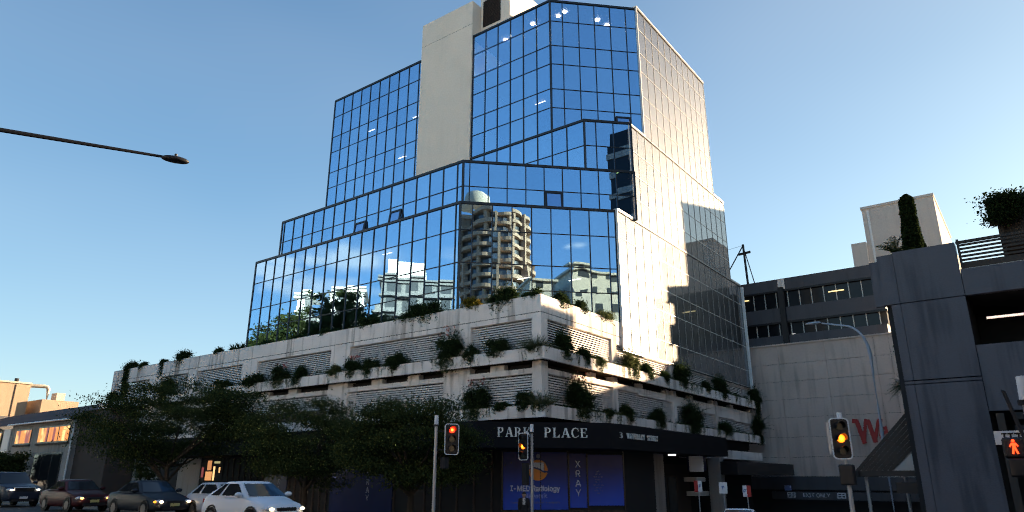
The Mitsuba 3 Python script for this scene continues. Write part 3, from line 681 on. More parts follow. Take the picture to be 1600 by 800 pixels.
for rk, (ax, v, z, lst) in ROWSP.items():
    near = sorted(lst, key=lambda q: q[0])
    for q in lst:
        c, w, h, dp, kind = q
        i = near.index(q)
        sz = 'tall ' if h > 1.5 else 'low ' if h < .55 else ''
        lab = f'{sz}{LOOK[kind]}, {ORD[i]} from the corner {WHERE[rk]}'
        k = thing(NAMEP[kind], lab, 'plant', 'plants growing along the podium ledges')
        x, y = (v, c) if ax == 'x' else (c, v)
        ledge_plant(k, x, y, z, w, h, dp, kind, (-1, 0) if ax == 'x' else (0, -1), sd); sd += 1

# low green cover trailing along the ledges between the shrubs
for nm_, ax, v, z, lo, hi, lb, sd_ in (('ground_cover', 'x', 27.86, 7.66, 19.0, 46, 'low creeping greenery along the upper left ledge', 1), ('ground_cover', 'y', 18.9, 7.66, 29, 59, 'low creeping greenery along the upper street-side ledge', 2), ('ground_cover', 'x', 27.86, 4.87, 18.9, 26, 'low creeping greenery along the lower left ledge', 3), ('ground_cover', 'y', 18.9, 4.87, 29, 58, 'low creeping greenery along the lower street-side ledge', 4), ('ground_cover', 'x', 28.5, 10.5, 20, 36, 'low creeping greenery along the left roof parapet', 5)):
    r = np.random.default_rng(500 + sd_); parts = []; u = lo
    while u < hi:
        n = int(r.uniform(6, 60)); w_ = r.uniform(.08, .3); hh = r.uniform(.06, .22)
        if r.uniform() < .72:
            q = np.stack([u + r.normal(0, w_, n), r.normal(0, .1, n), np.abs(r.normal(0, hh, n))], 1)
            p = np.stack([v + q[:, 1], q[:, 0], z + q[:, 2]], 1) if ax == 'x' else np.stack([q[:, 0], v + q[:, 1], z + q[:, 2]], 1)
            d = sph(r, n, zmin=.0); parts.append(blades(r, p, d, r.uniform(.12, .3), .03, .3, 'pale' if r.uniform() < .3 else 'dark', 3)); parts.append(leaves(r, p, .09, 'dark'))
            if r.uniform() < .35:
                for _ in range(int(r.uniform(2, 7))):
                    t = np.linspace(0, r.uniform(.2, .7), 9); k0 = u + r.normal(0, w_)
                    p = np.stack([v - .27 + 0 * t, k0 + .04 * np.sin(t * 9), z + .1 - t], 1) if ax == 'x' else np.stack([k0 + .04 * np.sin(t * 9), v - .29 + 0 * t, z + .1 - t], 1)
                    parts.append(leaves(r, np.repeat(p, 2, 0) + r.normal(size=(18, 3)) * .02, .08, 'pale'))
        u += r.uniform(.12, .5)
    m, col = join(parts); k = put(nm_, m, 'mat_leaf', color=col); tag(k, lb, 'ground cover', kind='stuff')

# street trees
def tree(name, label, x, y, trunk_h, R, zc, H, n_clump, seed, tint='tree', group=None, leaf=.17, per=230, category='tree', lean=(0, 0), forks=5, flat=1., skew=0.):
    r = np.random.default_rng(seed); k = thing(name, label, category, group)
    z0 = float(ground(x, y)) - .1
    mb = MB(); top = np.array([x + lean[0], y + lean[1], z0 + trunk_h])
    base = np.array([x, y, z0])
    mb.tube([base, base * .6 + top * .4 + [.05, .03, 0], top], [.17, .13, .10], 9)
    clumps = []
    for i in range(n_clump):
        d = r.normal(size=3); d /= np.linalg.norm(d); rad = r.uniform(.35, 1) ** .6
        clumps.append(np.array([x, y, zc]) + d * [R, R, H] * rad * r.uniform(.82, 1.08))
    clumps = np.array(clumps); clumps[:, 2] -= skew * (clumps[:, 1] - y)
    for i in range(forks * 3):
        c = clumps[i % n_clump]; mid = top * .55 + c * .45 - [0, 0, .25]
        s = base * .35 + top * .65 if i % 3 == 0 else top
        mb.tube([s, mid, c], [.075, .05, .015], 6)
    mb.put('trunk', 'mat_bark', k, smooth=True)
    parts = []
    for c in clumps:
        s = r.uniform(.75, 1.25); p = c + r.normal(size=(per, 3)) * np.array([.46, .46, .24 * flat]) * s * (R / 3.4) ** .5
        parts.append(leaves(r, p, leaf, tint))
    m, col = join(parts); put('crown', m, 'mat_leaf', k, color=col)
    return k
G = 'street trees in front of the podium'
tree('street_tree', 'widest dark street tree, left of the others, in front of the podium end', 20.5, 38.9, 2.5, 5.1, 4.35, 1.95, 110, 1, group=G, leaf=.12, per=560, flat=.6, skew=.17)
tree('street_tree', 'dark street tree in the middle, above the white car', 20.5, 26.8, 2.0, 2.9, 3.15, 2.0, 66, 2, group=G, leaf=.11, per=600, flat=.7)
tree('street_tree', 'street tree nearest the corner, behind the leftmost signal post', 20.5, 20.2, 1.9, 2.8, 2.9, 2.0, 72, 3, group=G, leaf=.11, per=600, flat=.7)
tree('low_shrub', 'slim dark sapling under the wide street tree', 22.5, 45.5, 1.2, .8, 1.5, .9, 14, 4, leaf=.14, per=120, category='shrub')
tree('rounded_bush', 'rounded dark bush behind the leftmost car', 24.0, 73.2, 1.0, 1.5, 2.5, 1.6, 50, 5, leaf=.2, category='bush')

# ------------------------------------------------------------------ the street end: wall, bridge building, box tower, mast
WL = thing('concrete_wall', 'tall blank stained concrete wall closing the end of the side street', 'wall')
MB().box(61.62, 63.9, -3.0, 21.5, -3.5, 12.55).put('backing', 'mat_dark', WL)
zs = [1.78, 3.3, 4.9, 6.5, 8.0, 9.5, 11.0, 12.6]; ys = [-3.0, 4.0, 8.45, 9.55, 13.3, 17.1, 21.4]  # first ys span is an unseen extension that blocks a slit of sun
for a, b in zip(zs[:-1], zs[1:]):
    for c, d in zip(ys[:-1], ys[1:]):
        o = rng.uniform(0, .02); MB().box(61.5 - o, 61.61, c + .012, d - .012, a + .012, b - .012).put('panel', 'mat_wall', WL)
MB().box(61.3, 61.61, 4, 21.4, .75, 1.76).put('lintel_band', 'mat_band', WL)
MB().box(61.35, 63.9, 4.0, 21.4, 12.6, 12.72).put('coping', 'mat_wall', WL)
# red brush-stroke lettering
def stroke(pts, w): return LineString(pts).buffer(w, cap_style=2, join_style=2)
wm = union_all([stroke([(0, 1.95), (.35, 1.9), (.75, .1)], .17), stroke([(.70, .15), (1.05, 1.9)], .12), stroke([(.95, 1.9), (1.25, 1.85), (1.6, .15)], .17), stroke([(1.55, .2), (2.05, 1.95)], .12), stroke([(2.0, 1.95), (2.35, 1.9)], .1),
                stroke([(2.0, .7), (2.55, 1.0), (2.5, 1.3), (2.2, 1.2), (2.05, .7), (2.2, .3), (2.7, .35)], .11)])
sg = thing('wall_lettering', 'red brush-script letters fixed to the blank concrete wall', 'sign')
mb = MB()
wm = affinity.scale(wm, .92, .95, origin=(0, .1))
for g in getattr(wm, 'geoms', [wm]):
    e = trimesh.creation.extrude_polygon(g, .12, engine='earcut'); mb.add(e.vertices, e.faces)
put('letter', oriented(mb.mesh(), (61.45, 11.95, 4.15), (0, -1, 0), (0, 0, 1), (-1, 0, 0)), 'mat_red_sign', sg)
# garage exit bar
XB = thing('height_bar', 'dark clearance bar lettered EXIT ONLY across the garage mouth', 'sign')
MB().box(60.5, 60.75, 4.5, 18.6, .02, .62).put('beam', 'mat_band', XB)
def wall_text(txt, y, z, h, x, mat, parent, bold=False):
    m = meshkit.text_mesh(txt, h, .01, bold); m.apply_translation([-m.bounds[0][0], 0, 0])
    put('lettering', oriented(m, (x, y, z), (0, -1, 0), (0, 0, 1), (-1, 0, 0)), mat, parent)
wall_text('EXIT ONLY', 16.15, .22, .28, 60.49, 'mat_print_white', XB)
for y in (17.35, 13.6):
    b = MB()
    for dz in (.16, .34, .5): b.box(60.47, 60.49, y, y - .6, dz, dz + .07)
    for dy in (0, .3, .55): b.box(60.475, 60.49, y - dy, y - dy - .07, .16 if dy != .3 else .2, .54)
    b.put('entry_symbol', 'mat_print_white', XB)
MB().box(60.4, 60.48, 17.0, 17.5, .7, 1.1).put('blue_lamp', 'mat_print_blue', XB)

BR = thing('bridge_building', 'dark two-storey glazed block bridging above the blank concrete wall', 'building')
bx = 64.0
mb = MB()
mb.box(bx, bx + 8, 8.62, 30, 18.05, 19.2).box(bx, bx + 8, 8.62, 30, 15.15, 16.5).box(bx, bx + 8, 8.7, 30, 12.7, 13.95)
mb.put('spandrel_band', 'mat_band', BR)
MB().box(bx + .8, bx + 8, 8.7, 30, 12.6, 19.0).put('inner_wall', 'mat_interior', BR)
MB().box(bx - .06, bx + .1, 8.5, 30, 17.96, 18.13).box(bx - .06, bx + .1, 8.5, 30, 15.02, 15.2).put('shadow_rail', 'mat_black', BR)
MB().box(bx - .5, bx - .1, 16.6, 17.05, 12.6, 18.3).put('post', 'mat_black', BR)
MB().box(bx - .03, bx, 16.5, 17.1, 18.2, 19.15).put('pale_patch', 'mat_concrete', BR)
for z0, z1 in ((16.5, 18.0), (13.95, 15.1)):
    for y in np.arange(9.2, 21, 1.03):
        MB().box(bx + .2, bx + .22, y, y + .95, z0, z1).put('pane', 'mat_dark_glass', BR)
        MB().box(bx + .12, bx + .25, y - .06, y, z0, z1).put('glazing_bar', 'mat_pale_bar', BR)
for y0, y1, z in ((11.6, 12.9, 17.35), (19.9, 20.9, 17.6), (16.1, 16.4, 13.95)):
    m = trimesh.creation.box((.06, y1 - y0, .09)); m.apply_translation((bx + .08, (y0 + y1) / 2, z)); put('tube_light', m, 'mat_white', BR, emit=(.16, .12, .045) if y0 != 16.1 else (.1, .1, .09))

TW = thing('box_tower', 'plain beige concrete tower behind the dark bridging block', 'building')
MB().box(76, 92, 4.43, 10.95, -2, 28.5).put('shaft', 'mat_boxtower', TW)
MB().box(75.4, 90, 10.951, 12.35, -2, 24.8).put('stair_shaft', 'mat_boxtower', TW)
MB().box(75.2, 75.9, 5.5, 10.9, 5, 16.8).put('low_wall', 'mat_boxtower', TW)
MB().box(75.93, 75.99, 10.3, 10.5, 20.0, 28.3).put('downpipe', 'mat_white', TW)
MB().box(75.9, 92.1, 4.35, 11.05, 28.5, 28.75).put('coping', 'mat_boxtower', TW)
mb = MB()
for z in np.arange(3, 28, 2.2): mb.box(75.985, 76.0, 4.43, 10.95, z, z + .03)
mb.put('pour_joints', 'mat_wall', TW)

MS = thing('roof_mast', 'dark steel mast with two stays on the roof of the bridging block', 'mast')
mb = MB().tube([(65, 20.1, 19.0), (65, 20.2, 23.5)], .11).put('pole', 'mat_black', MS)
MB().tube([(65, 20.2, 23.4), (64.2, 21.7, 20.6), (63.6, 22.6, 19.0)], .06).tube([(65, 20.2, 23.3), (65.3, 19.5, 19.2)], .045).put('stay', 'mat_black', MS)
MB().bar((65, 20.75, 22.55), (65, 19.55, 22.62), .16, .2).put('lamp_head', 'mat_black', MS)
MB().tube([(65, 20.3, 23.4), (65, 22.4, 23.15)], .015).put('wire', 'mat_galv', MS)

# ------------------------------------------------------------------ charcoal car park on the right
CP = thing('car_park', 'charcoal panelled concrete car park with dark openings and a roof garden', 'building')
cx0 = 38.0
yE, yP, yO = 5.18, 4.44, 1.72
MB().box(cx0 + .40, 45, yO + .02, 5.1, -3.0, 12.2).put('shell', 'mat_dark', CP)
for z0, z1 in ((-3.2, -2.6), (4.55, 4.85), (7.0, 7.4), (10.0, 10.4), (10.9, 11.1)): MB().box(cx0 + .41, 44.5, -30, yO, z0, z1).put('deck', 'mat_dark', CP)
MB().box(44.51, 45, -30, yO, -3.2, 11.0).put('back_wall', 'mat_dark', CP)
MB().box(45.01, 53.4, -22, 5.05, -3.2, 12.2).put('rear_block', 'mat_charcoal', CP)
MB().box(53.5, 58.9, 2.7, 5.1, -3.2, 16.6).put('rear_block', 'mat_charcoal', CP)  # unseen tall part, shaped to cast the shadow edge on the podium
def cpanel(y0, y1, z0, z1, x=cx0, th=.34):
    MB().box(x, x + th, y0 + .012, y1 - .012, z0 + .012, z1 - .012).put('panel', 'mat_charcoal', CP)
for z0, z1 in ((9.85, 12.42), (6.08, 9.83), (-2.5, 5.88)):
    cpanel(yP, yE - (0 if z0 > 9 else .32), z0, z1, cx0 + .04); cpanel(yO, yP, z0, z1 + .08 * (z0 > 9))
cpanel(4.86, 5.6, 9.85, 12.2, cx0 + .25, .2)
cpanel(yP, 4.86, 5.9, 6.06, cx0 + .08); cpanel(yO, yP, 5.9, 6.06, cx0 + .05)
cpanel(-1.2, yO, 9.85, 11.15, cx0 + .06); cpanel(-5, -1.2, 9.85, 11.15, cx0 + .06); cpanel(-12, -5, 9.85, 11.15, cx0 + .06)
cpanel(-2.5, yO, 4.5, 7.5, cx0 + .06); cpanel(-9, -2.5, 4.5, 7.5, cx0 + .06)
m = trimesh.creation.box((.08, 6.0, .1)); m.apply_translation((cx0 + .8, -1.9, 8.82)); put('tube_light', m, 'mat_white', CP, emit=(.12, .085, .065))
for k in range(3): MB().box(cx0 - .06, cx0 + .1, -2.5, .9, 3.0 + k * .55, 3.3 + k * .55).put('louvre_blade', 'mat_dark', CP)
MB().box(cx0 + .05, cx0 + .2, 1.2, 1.5, -2, 4.4).put('door_post', 'mat_wood', CP)

FN = thing('slatted_fence', 'dark horizontal slat fence along the car park roof edge', 'fence')
for k in range(7): MB().box(cx0 + .25, cx0 + .3, -9, 1.66, 11.2 + k * .185, 11.2 + k * .185 + (.10 if k else .3)).put('slat', 'mat_wood', FN)
for y in (1.66, -1.6, -4.8): MB().box(cx0 + .15, cx0 + .25, y - .1, y, 11.1, 12.65).put('post', 'mat_wood', FN)
MB().box(cx0 + .22, cx0 + .34, -9, 1.7, 12.45, 12.58).put('top_rail', 'mat_wood', FN)
MB().box(cx0 + .1, cx0 + .24, 1.7, 1.76, 11.9, 12.35).put('light_strip', 'mat_white', FN)
PG = thing('pergola', 'dark timber pergola smothered in vines on the car park roof', 'pergola')
mb = MB()
for y in (-.1, -3.2): 
    for x in (39.0, 42.0): mb.box(x, x + .2, y - .2, y, 12.3, 14.3)
mb.box(38.6, 42.5, -4.5, .2, 14.3, 14.5); mb.box(39.3, 42.0, -4, -.25, 12.3, 14.3)
mb.put('frame', 'mat_wood', PG)
r = np.random.default_rng(31); parts = []
for k in range(70):
    c = np.array([r.uniform(38.5, 42.5), r.uniform(-4.5, -.25), 14.25 + r.uniform(-.2, .55)]); 
    if k < 26: c = np.array([38.5, r.uniform(-.9, 0.0), 14.4 - r.uniform(0, 1.0)])
    parts.append(leaves(r, c + r.normal(size=(150, 3)) * [.3, .3, .16], .15, 'vine'))
for k in range(26):
    p = np.array([38.5, r.uniform(-4, .1), 14.5]); d = np.array([r.normal() * .2, .8 * r.uniform(-.2, 1), r.uniform(-.4, .5)]); t = np.linspace(0, .9, 10)[:, None]
    parts.append(leaves(r, np.repeat(p + d * t, 2, 0) + r.normal(size=(20, 3)) * .03, .1, 'vine'))
m, col = join(parts); put('vine', m, 'mat_leaf', PG, color=col)
# cypress and palm beyond the parapet
CYT = thing('cypress_tree', 'narrow dark columnar cypress behind the car park parapet', 'tree')
MB().tube([(41, 3.75, 12.2), (41, 3.75, 16)], [.12, .04]).put('trunk', 'mat_bark', CYT)
r = np.random.default_rng(33); n = 9000; zz = r.uniform(0, 1, n); rad = .52 * np.clip(np.minimum(1.05 - .42 * zz, (1.02 - zz) * 9), 0, 1.1) * r.uniform(.6, 1.05, n) * (1 + .05 * np.sin(zz * 17 + r.normal(size=n) * .6)); an = r.uniform(0, 2 * np.pi, n)
pts = np.stack([41 + rad * np.cos(an), 3.75 + rad * np.sin(an) - .1 * zz, 12.0 + zz * 4.45], 1)
v, f, c = leaves(r, pts, .16, 'vine'); put('crown', trimesh.Trimesh(v, f, process=False), 'mat_leaf', CYT, color=c)
CY2 = thing('cypress_tree', 'short slim dark cypress beside the tall one', 'tree')
MB().tube([(41.5, 3.15, 12.2), (41.5, 3.15, 13.4)], [.06, .03]).put('trunk', 'mat_bark', CY2)
n = 2200; zz = r.uniform(0, 1, n); rad = .28 * (1.02 - zz) * r.uniform(.5, 1.05, n); an = r.uniform(0, 2 * np.pi, n)
v, f, c = leaves(r, np.stack([41.5 + rad * np.cos(an), 3.1 + rad * np.sin(an) + .25 * zz, 12.2 + zz * 2.1], 1), .13, 'vine'); put('crown', trimesh.Trimesh(v, f, process=False), 'mat_leaf', CY2, color=c)
PM = thing('palm_plant', 'dark spiky cycad palm at the left end of the car park roof', 'plant')
d = sph(r, 26, zmin=.05); fr = []
for k, q in enumerate(d):
    t = np.linspace(.1, 1, 16)[:, None]; p = np.array([40.6, 4.55, 13.15]) + q * t * 1.15 - np.array([0, 0, .3]) * t * t
    s = np.cross(q, [0, 0, 1.]); s /= np.linalg.norm(s) + 1e-6
    for sg_ in (-1, 1): fr.append(blades(r, p, np.repeat(((q * .6 + s * sg_) / 1.17)[None], 16, 0), .24, .03, .15, 'vine', 2))
m, col = join(fr); put('fronds', m, 'mat_leaf', PM, color=col)
MB().tube([(40.6, 4.55, 12.2), (40.6, 4.55, 13.2)], .12).put('stem', 'mat_bark', PM)
# dead-looking shrub hanging off the side of the car park
WS = thing('wispy_shrub', 'bare wispy shrub sticking out of the side of the car park above the slatted awning', 'shrub')
d = sph(r, 160, zmin=-.5); d[:, 1] = np.abs(d[:, 1])
v, f, c = blades(r, np.repeat([[41.0, 5.15, 6.25]], len(d), 0), d, 1.0, .02, .3, 'dark', 4); put('twigs', trimesh.Trimesh(v, f, process=False), 'mat_leaf', WS, color=c)
CR = thing('ivy_creeper', 'dark ivy creeping down the far edge of the car park', 'plant')
p = np.stack([np.full(900, 42.0) + r.normal(size=900) * .3, 5.2 + np.abs(r.normal(size=900)) * .14, r.uniform(6.6, 9.2, 900)], 1); p = p[(np.sin(p[:, 2] * 3.2) > -.2)]
v, f, c = leaves(r, p, .16, 'vine'); put('foliage', trimesh.Trimesh(v, f, process=False), 'mat_leaf', CR, color=c)
# sloping slatted awning over the steps
AW = thing('slatted_awning', 'dark sloping awning of long slats leaning off the car park', 'awning')
for k in range(7):
    MB().bar((39.35, 4.6, 5.22 - k * .27), (39.35, 7.75 - k * .24, 1.98), .10, .15, up=(0, .7, .72)).put('slat', 'mat_wood', AW)
    MB().bar((39.6, 4.6, 5.10 - k * .27), (39.6, 7.70 - k * .24, 1.92), .03, .05, up=(0, .7, .72)).put('rail', 'mat_galv', AW)
MB().bar((39.0, 7.75, 1.85), (44.4, 7.75, 1.85), .18, .3).put('beam', 'mat_dark', AW)
MB().bar((39.3, 7.9, 1.85), (39.3, 4.9, 1.85), .2, .28).bar((39.3, 6.1, 1.2), (39.3, 4.5, 1.2), .25, .5).put('beam', 'mat_black', AW)
MB().box(43.9, 44.2, 4.95, 7.6, 1.7, 3.2).put('end_panel', 'mat_pale_bar', AW)
for y in (5.9, 7.7): MB().tube([(41.0, y, -2.0), (41.0, y, 1.8)], .09).put('post', 'mat_galv', AW)

# ------------------------------------------------------------------ older shops and sunlit blocks on the left
OS = thing('old_shops', 'low rendered shop row left of the podium, warm reflections painted on upstairs windows', 'building')
sx = 26.0
MB().box(sx, sx + 10, 65.6, 79.2, -1.5, 6.3).put('wall', 'mat_render_wall', OS)
MB().box(sx + .4, sx + 10, 59.8, 65.59, -1.5, 7.0).put('side_wall', 'mat_brown', OS)
MB().box(sx + .6, sx + 10, 79.21, 96, -1.5, 6.1).put('side_wall', 'mat_render_wall', OS)
rp = MB(); rp.add([(sx - .4, 65.2, 6.32), (sx - .4, 96, 6.2), (sx + 5, 96, 8.3), (sx + 5, 60.0, 8.5), (sx + .3, 60.0, 7.05), (sx + .3, 65.2, 6.8), (sx + 10.5, 60, 6.3), (sx + 10.5, 96, 6.2)], [[0, 3, 1], [1, 3, 2], [0, 5, 3], [5, 4, 3], [2, 3, 6], [2, 6, 7]]); rp.put('roof', 'mat_roof', OS)
MB().tube([(sx - .42, 65.3, 6.3), (sx - .42, 79.3, 6.3)], .07).put('gutter', 'mat_white_metal', OS)
MB().tube([(sx - .1, 65.45, 6.2), (sx - .1, 65.45, -1)], .07).put('downpipe', 'mat_white_metal', OS)
MB().box(sx - .16, sx - .02, 65.2, 66.3, 5.95, 6.25).put('rainwater_head', 'mat_render_wall', OS)
MB().box(sx - .1, sx, 79.25, 80.9, -1, 6.0).put('white_pilaster', 'mat_white', OS)
def painted_reflection(p, n, uv):  # emissive colour painted as the warm reflection of sunlit buildings opposite
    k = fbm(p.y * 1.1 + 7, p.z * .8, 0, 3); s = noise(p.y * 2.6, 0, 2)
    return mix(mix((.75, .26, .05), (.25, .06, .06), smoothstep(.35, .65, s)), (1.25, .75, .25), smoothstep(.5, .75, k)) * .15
def house_window(y0, y1, z0, z1, nb, reflection_):
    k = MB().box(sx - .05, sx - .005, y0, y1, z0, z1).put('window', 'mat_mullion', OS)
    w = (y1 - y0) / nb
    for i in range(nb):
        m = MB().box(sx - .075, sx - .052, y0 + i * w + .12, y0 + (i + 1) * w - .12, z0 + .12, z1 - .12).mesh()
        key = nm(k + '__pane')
        if reflection_:
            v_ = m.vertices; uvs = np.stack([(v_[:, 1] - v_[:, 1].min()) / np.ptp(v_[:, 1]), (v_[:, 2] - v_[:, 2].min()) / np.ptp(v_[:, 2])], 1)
            scene[key] = mikit.ply(m, 'mat_black', uv=uvs, emitter={'type': 'area', 'radiance': proc(painted_reflection)})
        else: scene[key] = mikit.ply(m, 'mat_car_glass')
    MB().box(sx - .15, sx, y0 - .1, y1 + .1, z0 - .16, z0 - .01).put('sill', 'mat_brown', k)
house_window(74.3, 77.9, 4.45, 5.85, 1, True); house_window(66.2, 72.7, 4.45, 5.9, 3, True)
house_window(66.9, 72.6, .3, 3.6, 3, False); house_window(75.2, 78.0, -1, 3.6, 1, False)
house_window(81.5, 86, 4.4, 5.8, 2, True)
MB().bar((sx - .1, 73.6, 3.1), (sx - .5, 73.8, 3.25), .1, .12).put('wall_lamp', 'mat_black', OS)
mb = MB()
for k in range(4): mb.box(sx - .03, sx - .002, 73.0, 74.6, .9 + k * .4, 1.1 + k * .4)
mb.put('wall_notice', 'mat_print_dim', OS)

def apart(name, label, x0, x1, y0, y1, z, mat, cat='building', group=None):
    k = thing(name, label, cat, group); MB().box(x0, x1, y0, y1, -2, z).put('wall', mat, k); return k
k = apart('sunlit_block', 'ochre block at the left edge, sunlit above the old shops', 26, 35.2, 104.2, 118, 13.05, 'mat_ochre')
mb = MB()
for x in (28, 31, 33.5): mb.box(x, x + .08, 104.12, 104.2, 3, 12.9)
mb.put('panel_joints', 'mat_brown', k); MB().box(25.9, 35.3, 104.0, 118, 13.05, 13.25).put('coping', 'mat_cream', k)
MB().tube([(33.9, 105.5, 13.2), (33.9, 105.5, 13.8)], .25).put('flue', 'mat_dark', k)
k = apart('sunlit_block', 'lower cream block with a box on its roof, right of the ochre block', 36.4, 40.8, 103, 116, 11.2, 'mat_ochre')
MB().box(38.1, 39.1, 103.3, 105, 11.2, 12.2).put('roof_box', 'mat_cream', k)
k = thing('grey_hall', 'low dark hall roof below the sunlit blocks', 'building')
MB().box(27, 38.5, 97.2, 102, -2, 8.4).put('wall', 'mat_band', k)
k = thing('vent_duct', 'cream bent duct standing on the ochre block roof', 'duct')
MB().tube([(34.9, 104.6, 12.9), (36.6, 104.1, 12.95), (37.0, 103.9, 12.9), (37.2, 103.9, 12.6), (37.2, 103.9, 10.9)], .24, 10).put('pipe', 'mat_cream', k, smooth=True)

# ------------------------------------------------------------------ the neighbours across the road, seen in the glass, and an unseen added row
CT = thing('curved_tower', 'round apartment tower with scalloped balconies, mirrored in the cut glass corner', 'building')
tcx, tcy = -58.5, -89.5; facing = math.atan2(19 - tcy, 33 - tcx)
def lobed(R, amp, nn=72, ph=0.):
    a = np.linspace(0, 2 * np.pi, nn, endpoint=False); rr = R + amp * np.abs(np.sin(3.5 * (a - facing) + ph)); return Polygon(np.stack([tcx + rr * np.cos(a), tcy + rr * np.sin(a)], 1))
plain('mat_tower_band', (.38, .26, .175), .8)
plain('mat_tower_glass', (.05, .055, .06), .15, spec=.8)
nfl = 23
MB().prism(Point(tcx, tcy).buffer(8.6, 16), -2, nfl * 3.1).put('glazing', 'mat_tower_glass', CT)
for i in range(nfl):
    z = i * 3.1
    MB().prism(lobed(9.3, 1.5, ph=.25 * math.sin(i * .9)), z + 2.15, z + 3.1).put('balcony_band', 'mat_tower_band', CT)
mb = MB()
for k in range(9):
    a = facing + (k - 4) * .5; d = np.array([math.cos(a), math.sin(a)]); mb.bar((tcx + d[0] * 9.6, tcy + d[1] * 9.6, -2), (tcx + d[0] * 9.6, tcy + d[1] * 9.6, nfl * 3.1), .7, 1.5, up=(d[0], d[1], 0))
mb.put('fin', 'mat_tower_band', CT)
mb = MB()
for i in range(6, nfl):
    for k in (-1.1, -.4, .1):
        a = facing + k; d = np.array([math.cos(a), math.sin(a)]); s = np.array([-d[1], d[0]]); c0 = np.array([tcx, tcy]) + d * 8.7
        mb.bar((*(c0 - s * .9), i * 3.1 + .95), (*(c0 + s * .9), i * 3.1 + .95), .2, 1.6)
mb.put('curtained_window', 'mat_white', CT)
dm = trimesh.creation.icosphere(3, 4.2); dm.apply_scale([1, 1, .9]); dm.apply_translation((tcx - 4.2, tcy + 3.2, nfl * 3.1 + 6.2)); put('roof_dome', dm, 'mat_cream', CT, smooth=True)

def flats(name, label, c, ang, L, D, H, floors, mat, top=None, bare=False):
    """apartment block: walls, floor edges, balcony fronts, windows; local x along the front, front towards +y"""
    k = thing(name, label, 'building'); R = np.array([[math.cos(ang), -math.sin(ang), 0], [math.sin(ang), math.cos(ang), 0], [0, 0, 1]])
    def b(mb, *a): 
        t = MB().box(*a); mb.add(t.v[0] @ R.T + [c[0], c[1], 0], t.f[0]); return mb
    b(MB(), -L / 2, L / 2, -D, 0, -2, H).put('wall', mat, k)
    h = (H + 1) / floors
    for i in range(floors):
        z = i * h; w = MB()
        for q in np.arange(-L / 2 + .9, L / 2 - 1, 3.2): b(w, q, q + (1.0 if bare else 2.2), -.02, .05, z + (1.1 if bare else .5), z + h - .55)
        w.put('window', 'mat_tower_glass', k)
        if not bare: b(MB(), -L / 2 - .3, L / 2 + .3, -.1, 1.1, z + h - .5, z + h - .15).put('balcony', mat, k)
    if top: b(MB(), *top[:2], -D + 1, -1.2, H, top[2]).put('roof_storey', 'mat_white', k)
    b(MB(), -L / 2 - .4, L / 2 + .4, -D - .3, .6, H, H + .35).put('roof', mat, k)
    return k
fa = math.radians(-45) - math.pi / 2
flats('white_flats', 'flats, shade painted grey into walls below white rooftop box, mirrored in the left glass', (-25.5, 84.5), fa, 13, 14, 34.6, 11, 'mat_band_grey', (-5.0, 1.6, 38.8))
flats('white_flats', 'narrow white flats beyond the big tree, mirrored in the left glass', (-18.6, 94.5), fa, 5, 8, 33.2, 10, 'mat_white')
flats('white_flats', 'small white roof house left of the other flats, mirrored in the left glass', (-14.6, 101.0), fa, 3.2, 6, 32.0, 10, 'mat_white')
flats('cream_flats', 'cream rendered flats mirrored at the right of the cut corner', (-1.5, -46), math.radians(37) - math.pi / 2, 9, 12, 36.0, 12, 'mat_cream', bare=True)
flats('cream_flats', 'lower cream block beside the cream flats, mirrored at the cut corner', (-8.5, -39.5), math.radians(40) - math.pi / 2, 5, 9, 34.0, 11, 'mat_cream', bare=True)
for i, (yc, L_, H_, mt, lb_) in enumerate(((32, 14, 9.5, 'mat_cream', 'unseen cream two-storey shop terrace added opposite the podium to bounce light'), (16, 16, 12, 'mat_render_wall', 'unseen grey rendered shop terrace added across the road to bounce light'), (-1, 15, 10, 'mat_white', 'unseen white shop terrace added behind the viewpoint to bounce light'), (-16, 13, 13, 'mat_cream', 'unseen taller cream shop block added to the opposite row to bounce light'))):
    flats('shop_terrace', lb_, (-10.5, yc), -math.pi / 2, L_, 11, H_, 3, mt)  # unseen row, added to bounce warm sun onto the shaded podium
DT = thing('slab_office', 'dark open-decked block opposite, mirrored in the upper cut corner', 'building')
MB().box(16.5, 38, -44, -20.35, -2, 47.6).put('core', 'mat_dark_glass', DT)
for i in range(14): MB().box(16.35, 39, -45, -20.2, 2.6 + i * 3.2, 3.5 + i * 3.2).put('floor_edge', 'mat_render_wall', DT)
for i, (x, z) in enumerate(((17.3, 40.3), (17.0, 37.2))):
    m = trimesh.creation.box((1.2, .1, .25)); m.apply_translation((x + .6, -20.3, z + .8)); put('tube_light', m, 'mat_white', DT, emit=(.3, .32, .08))
tree('tall_tree', 'tallest dark gum tree across the road, mirrored in the left glass', 1.6, 72.5, 9, 4.6, 18.0, 8.4, 150, 11, leaf=.42, per=200)
tree('tall_tree', 'lower spreading gum tree, leftmost in the reflection on the left glass', 3.8, 79.0, 7, 6.0, 15.2, 7.6, 180, 12, leaf=.42, per=200)
tree('tall_tree', 'third dark tree in front of the widest flats, mirrored in the left glass', -2.8, 66.0, 8, 6.0, 14.8, 8.2, 190, 13, leaf=.40, per=200)
tree('tall_tree', 'lowest dark tree, rightmost in the reflection on the left glass', -5.0, 58.5, 6, 5.5, 12.6, 7.0, 150, 14, leaf=.38, per=200)

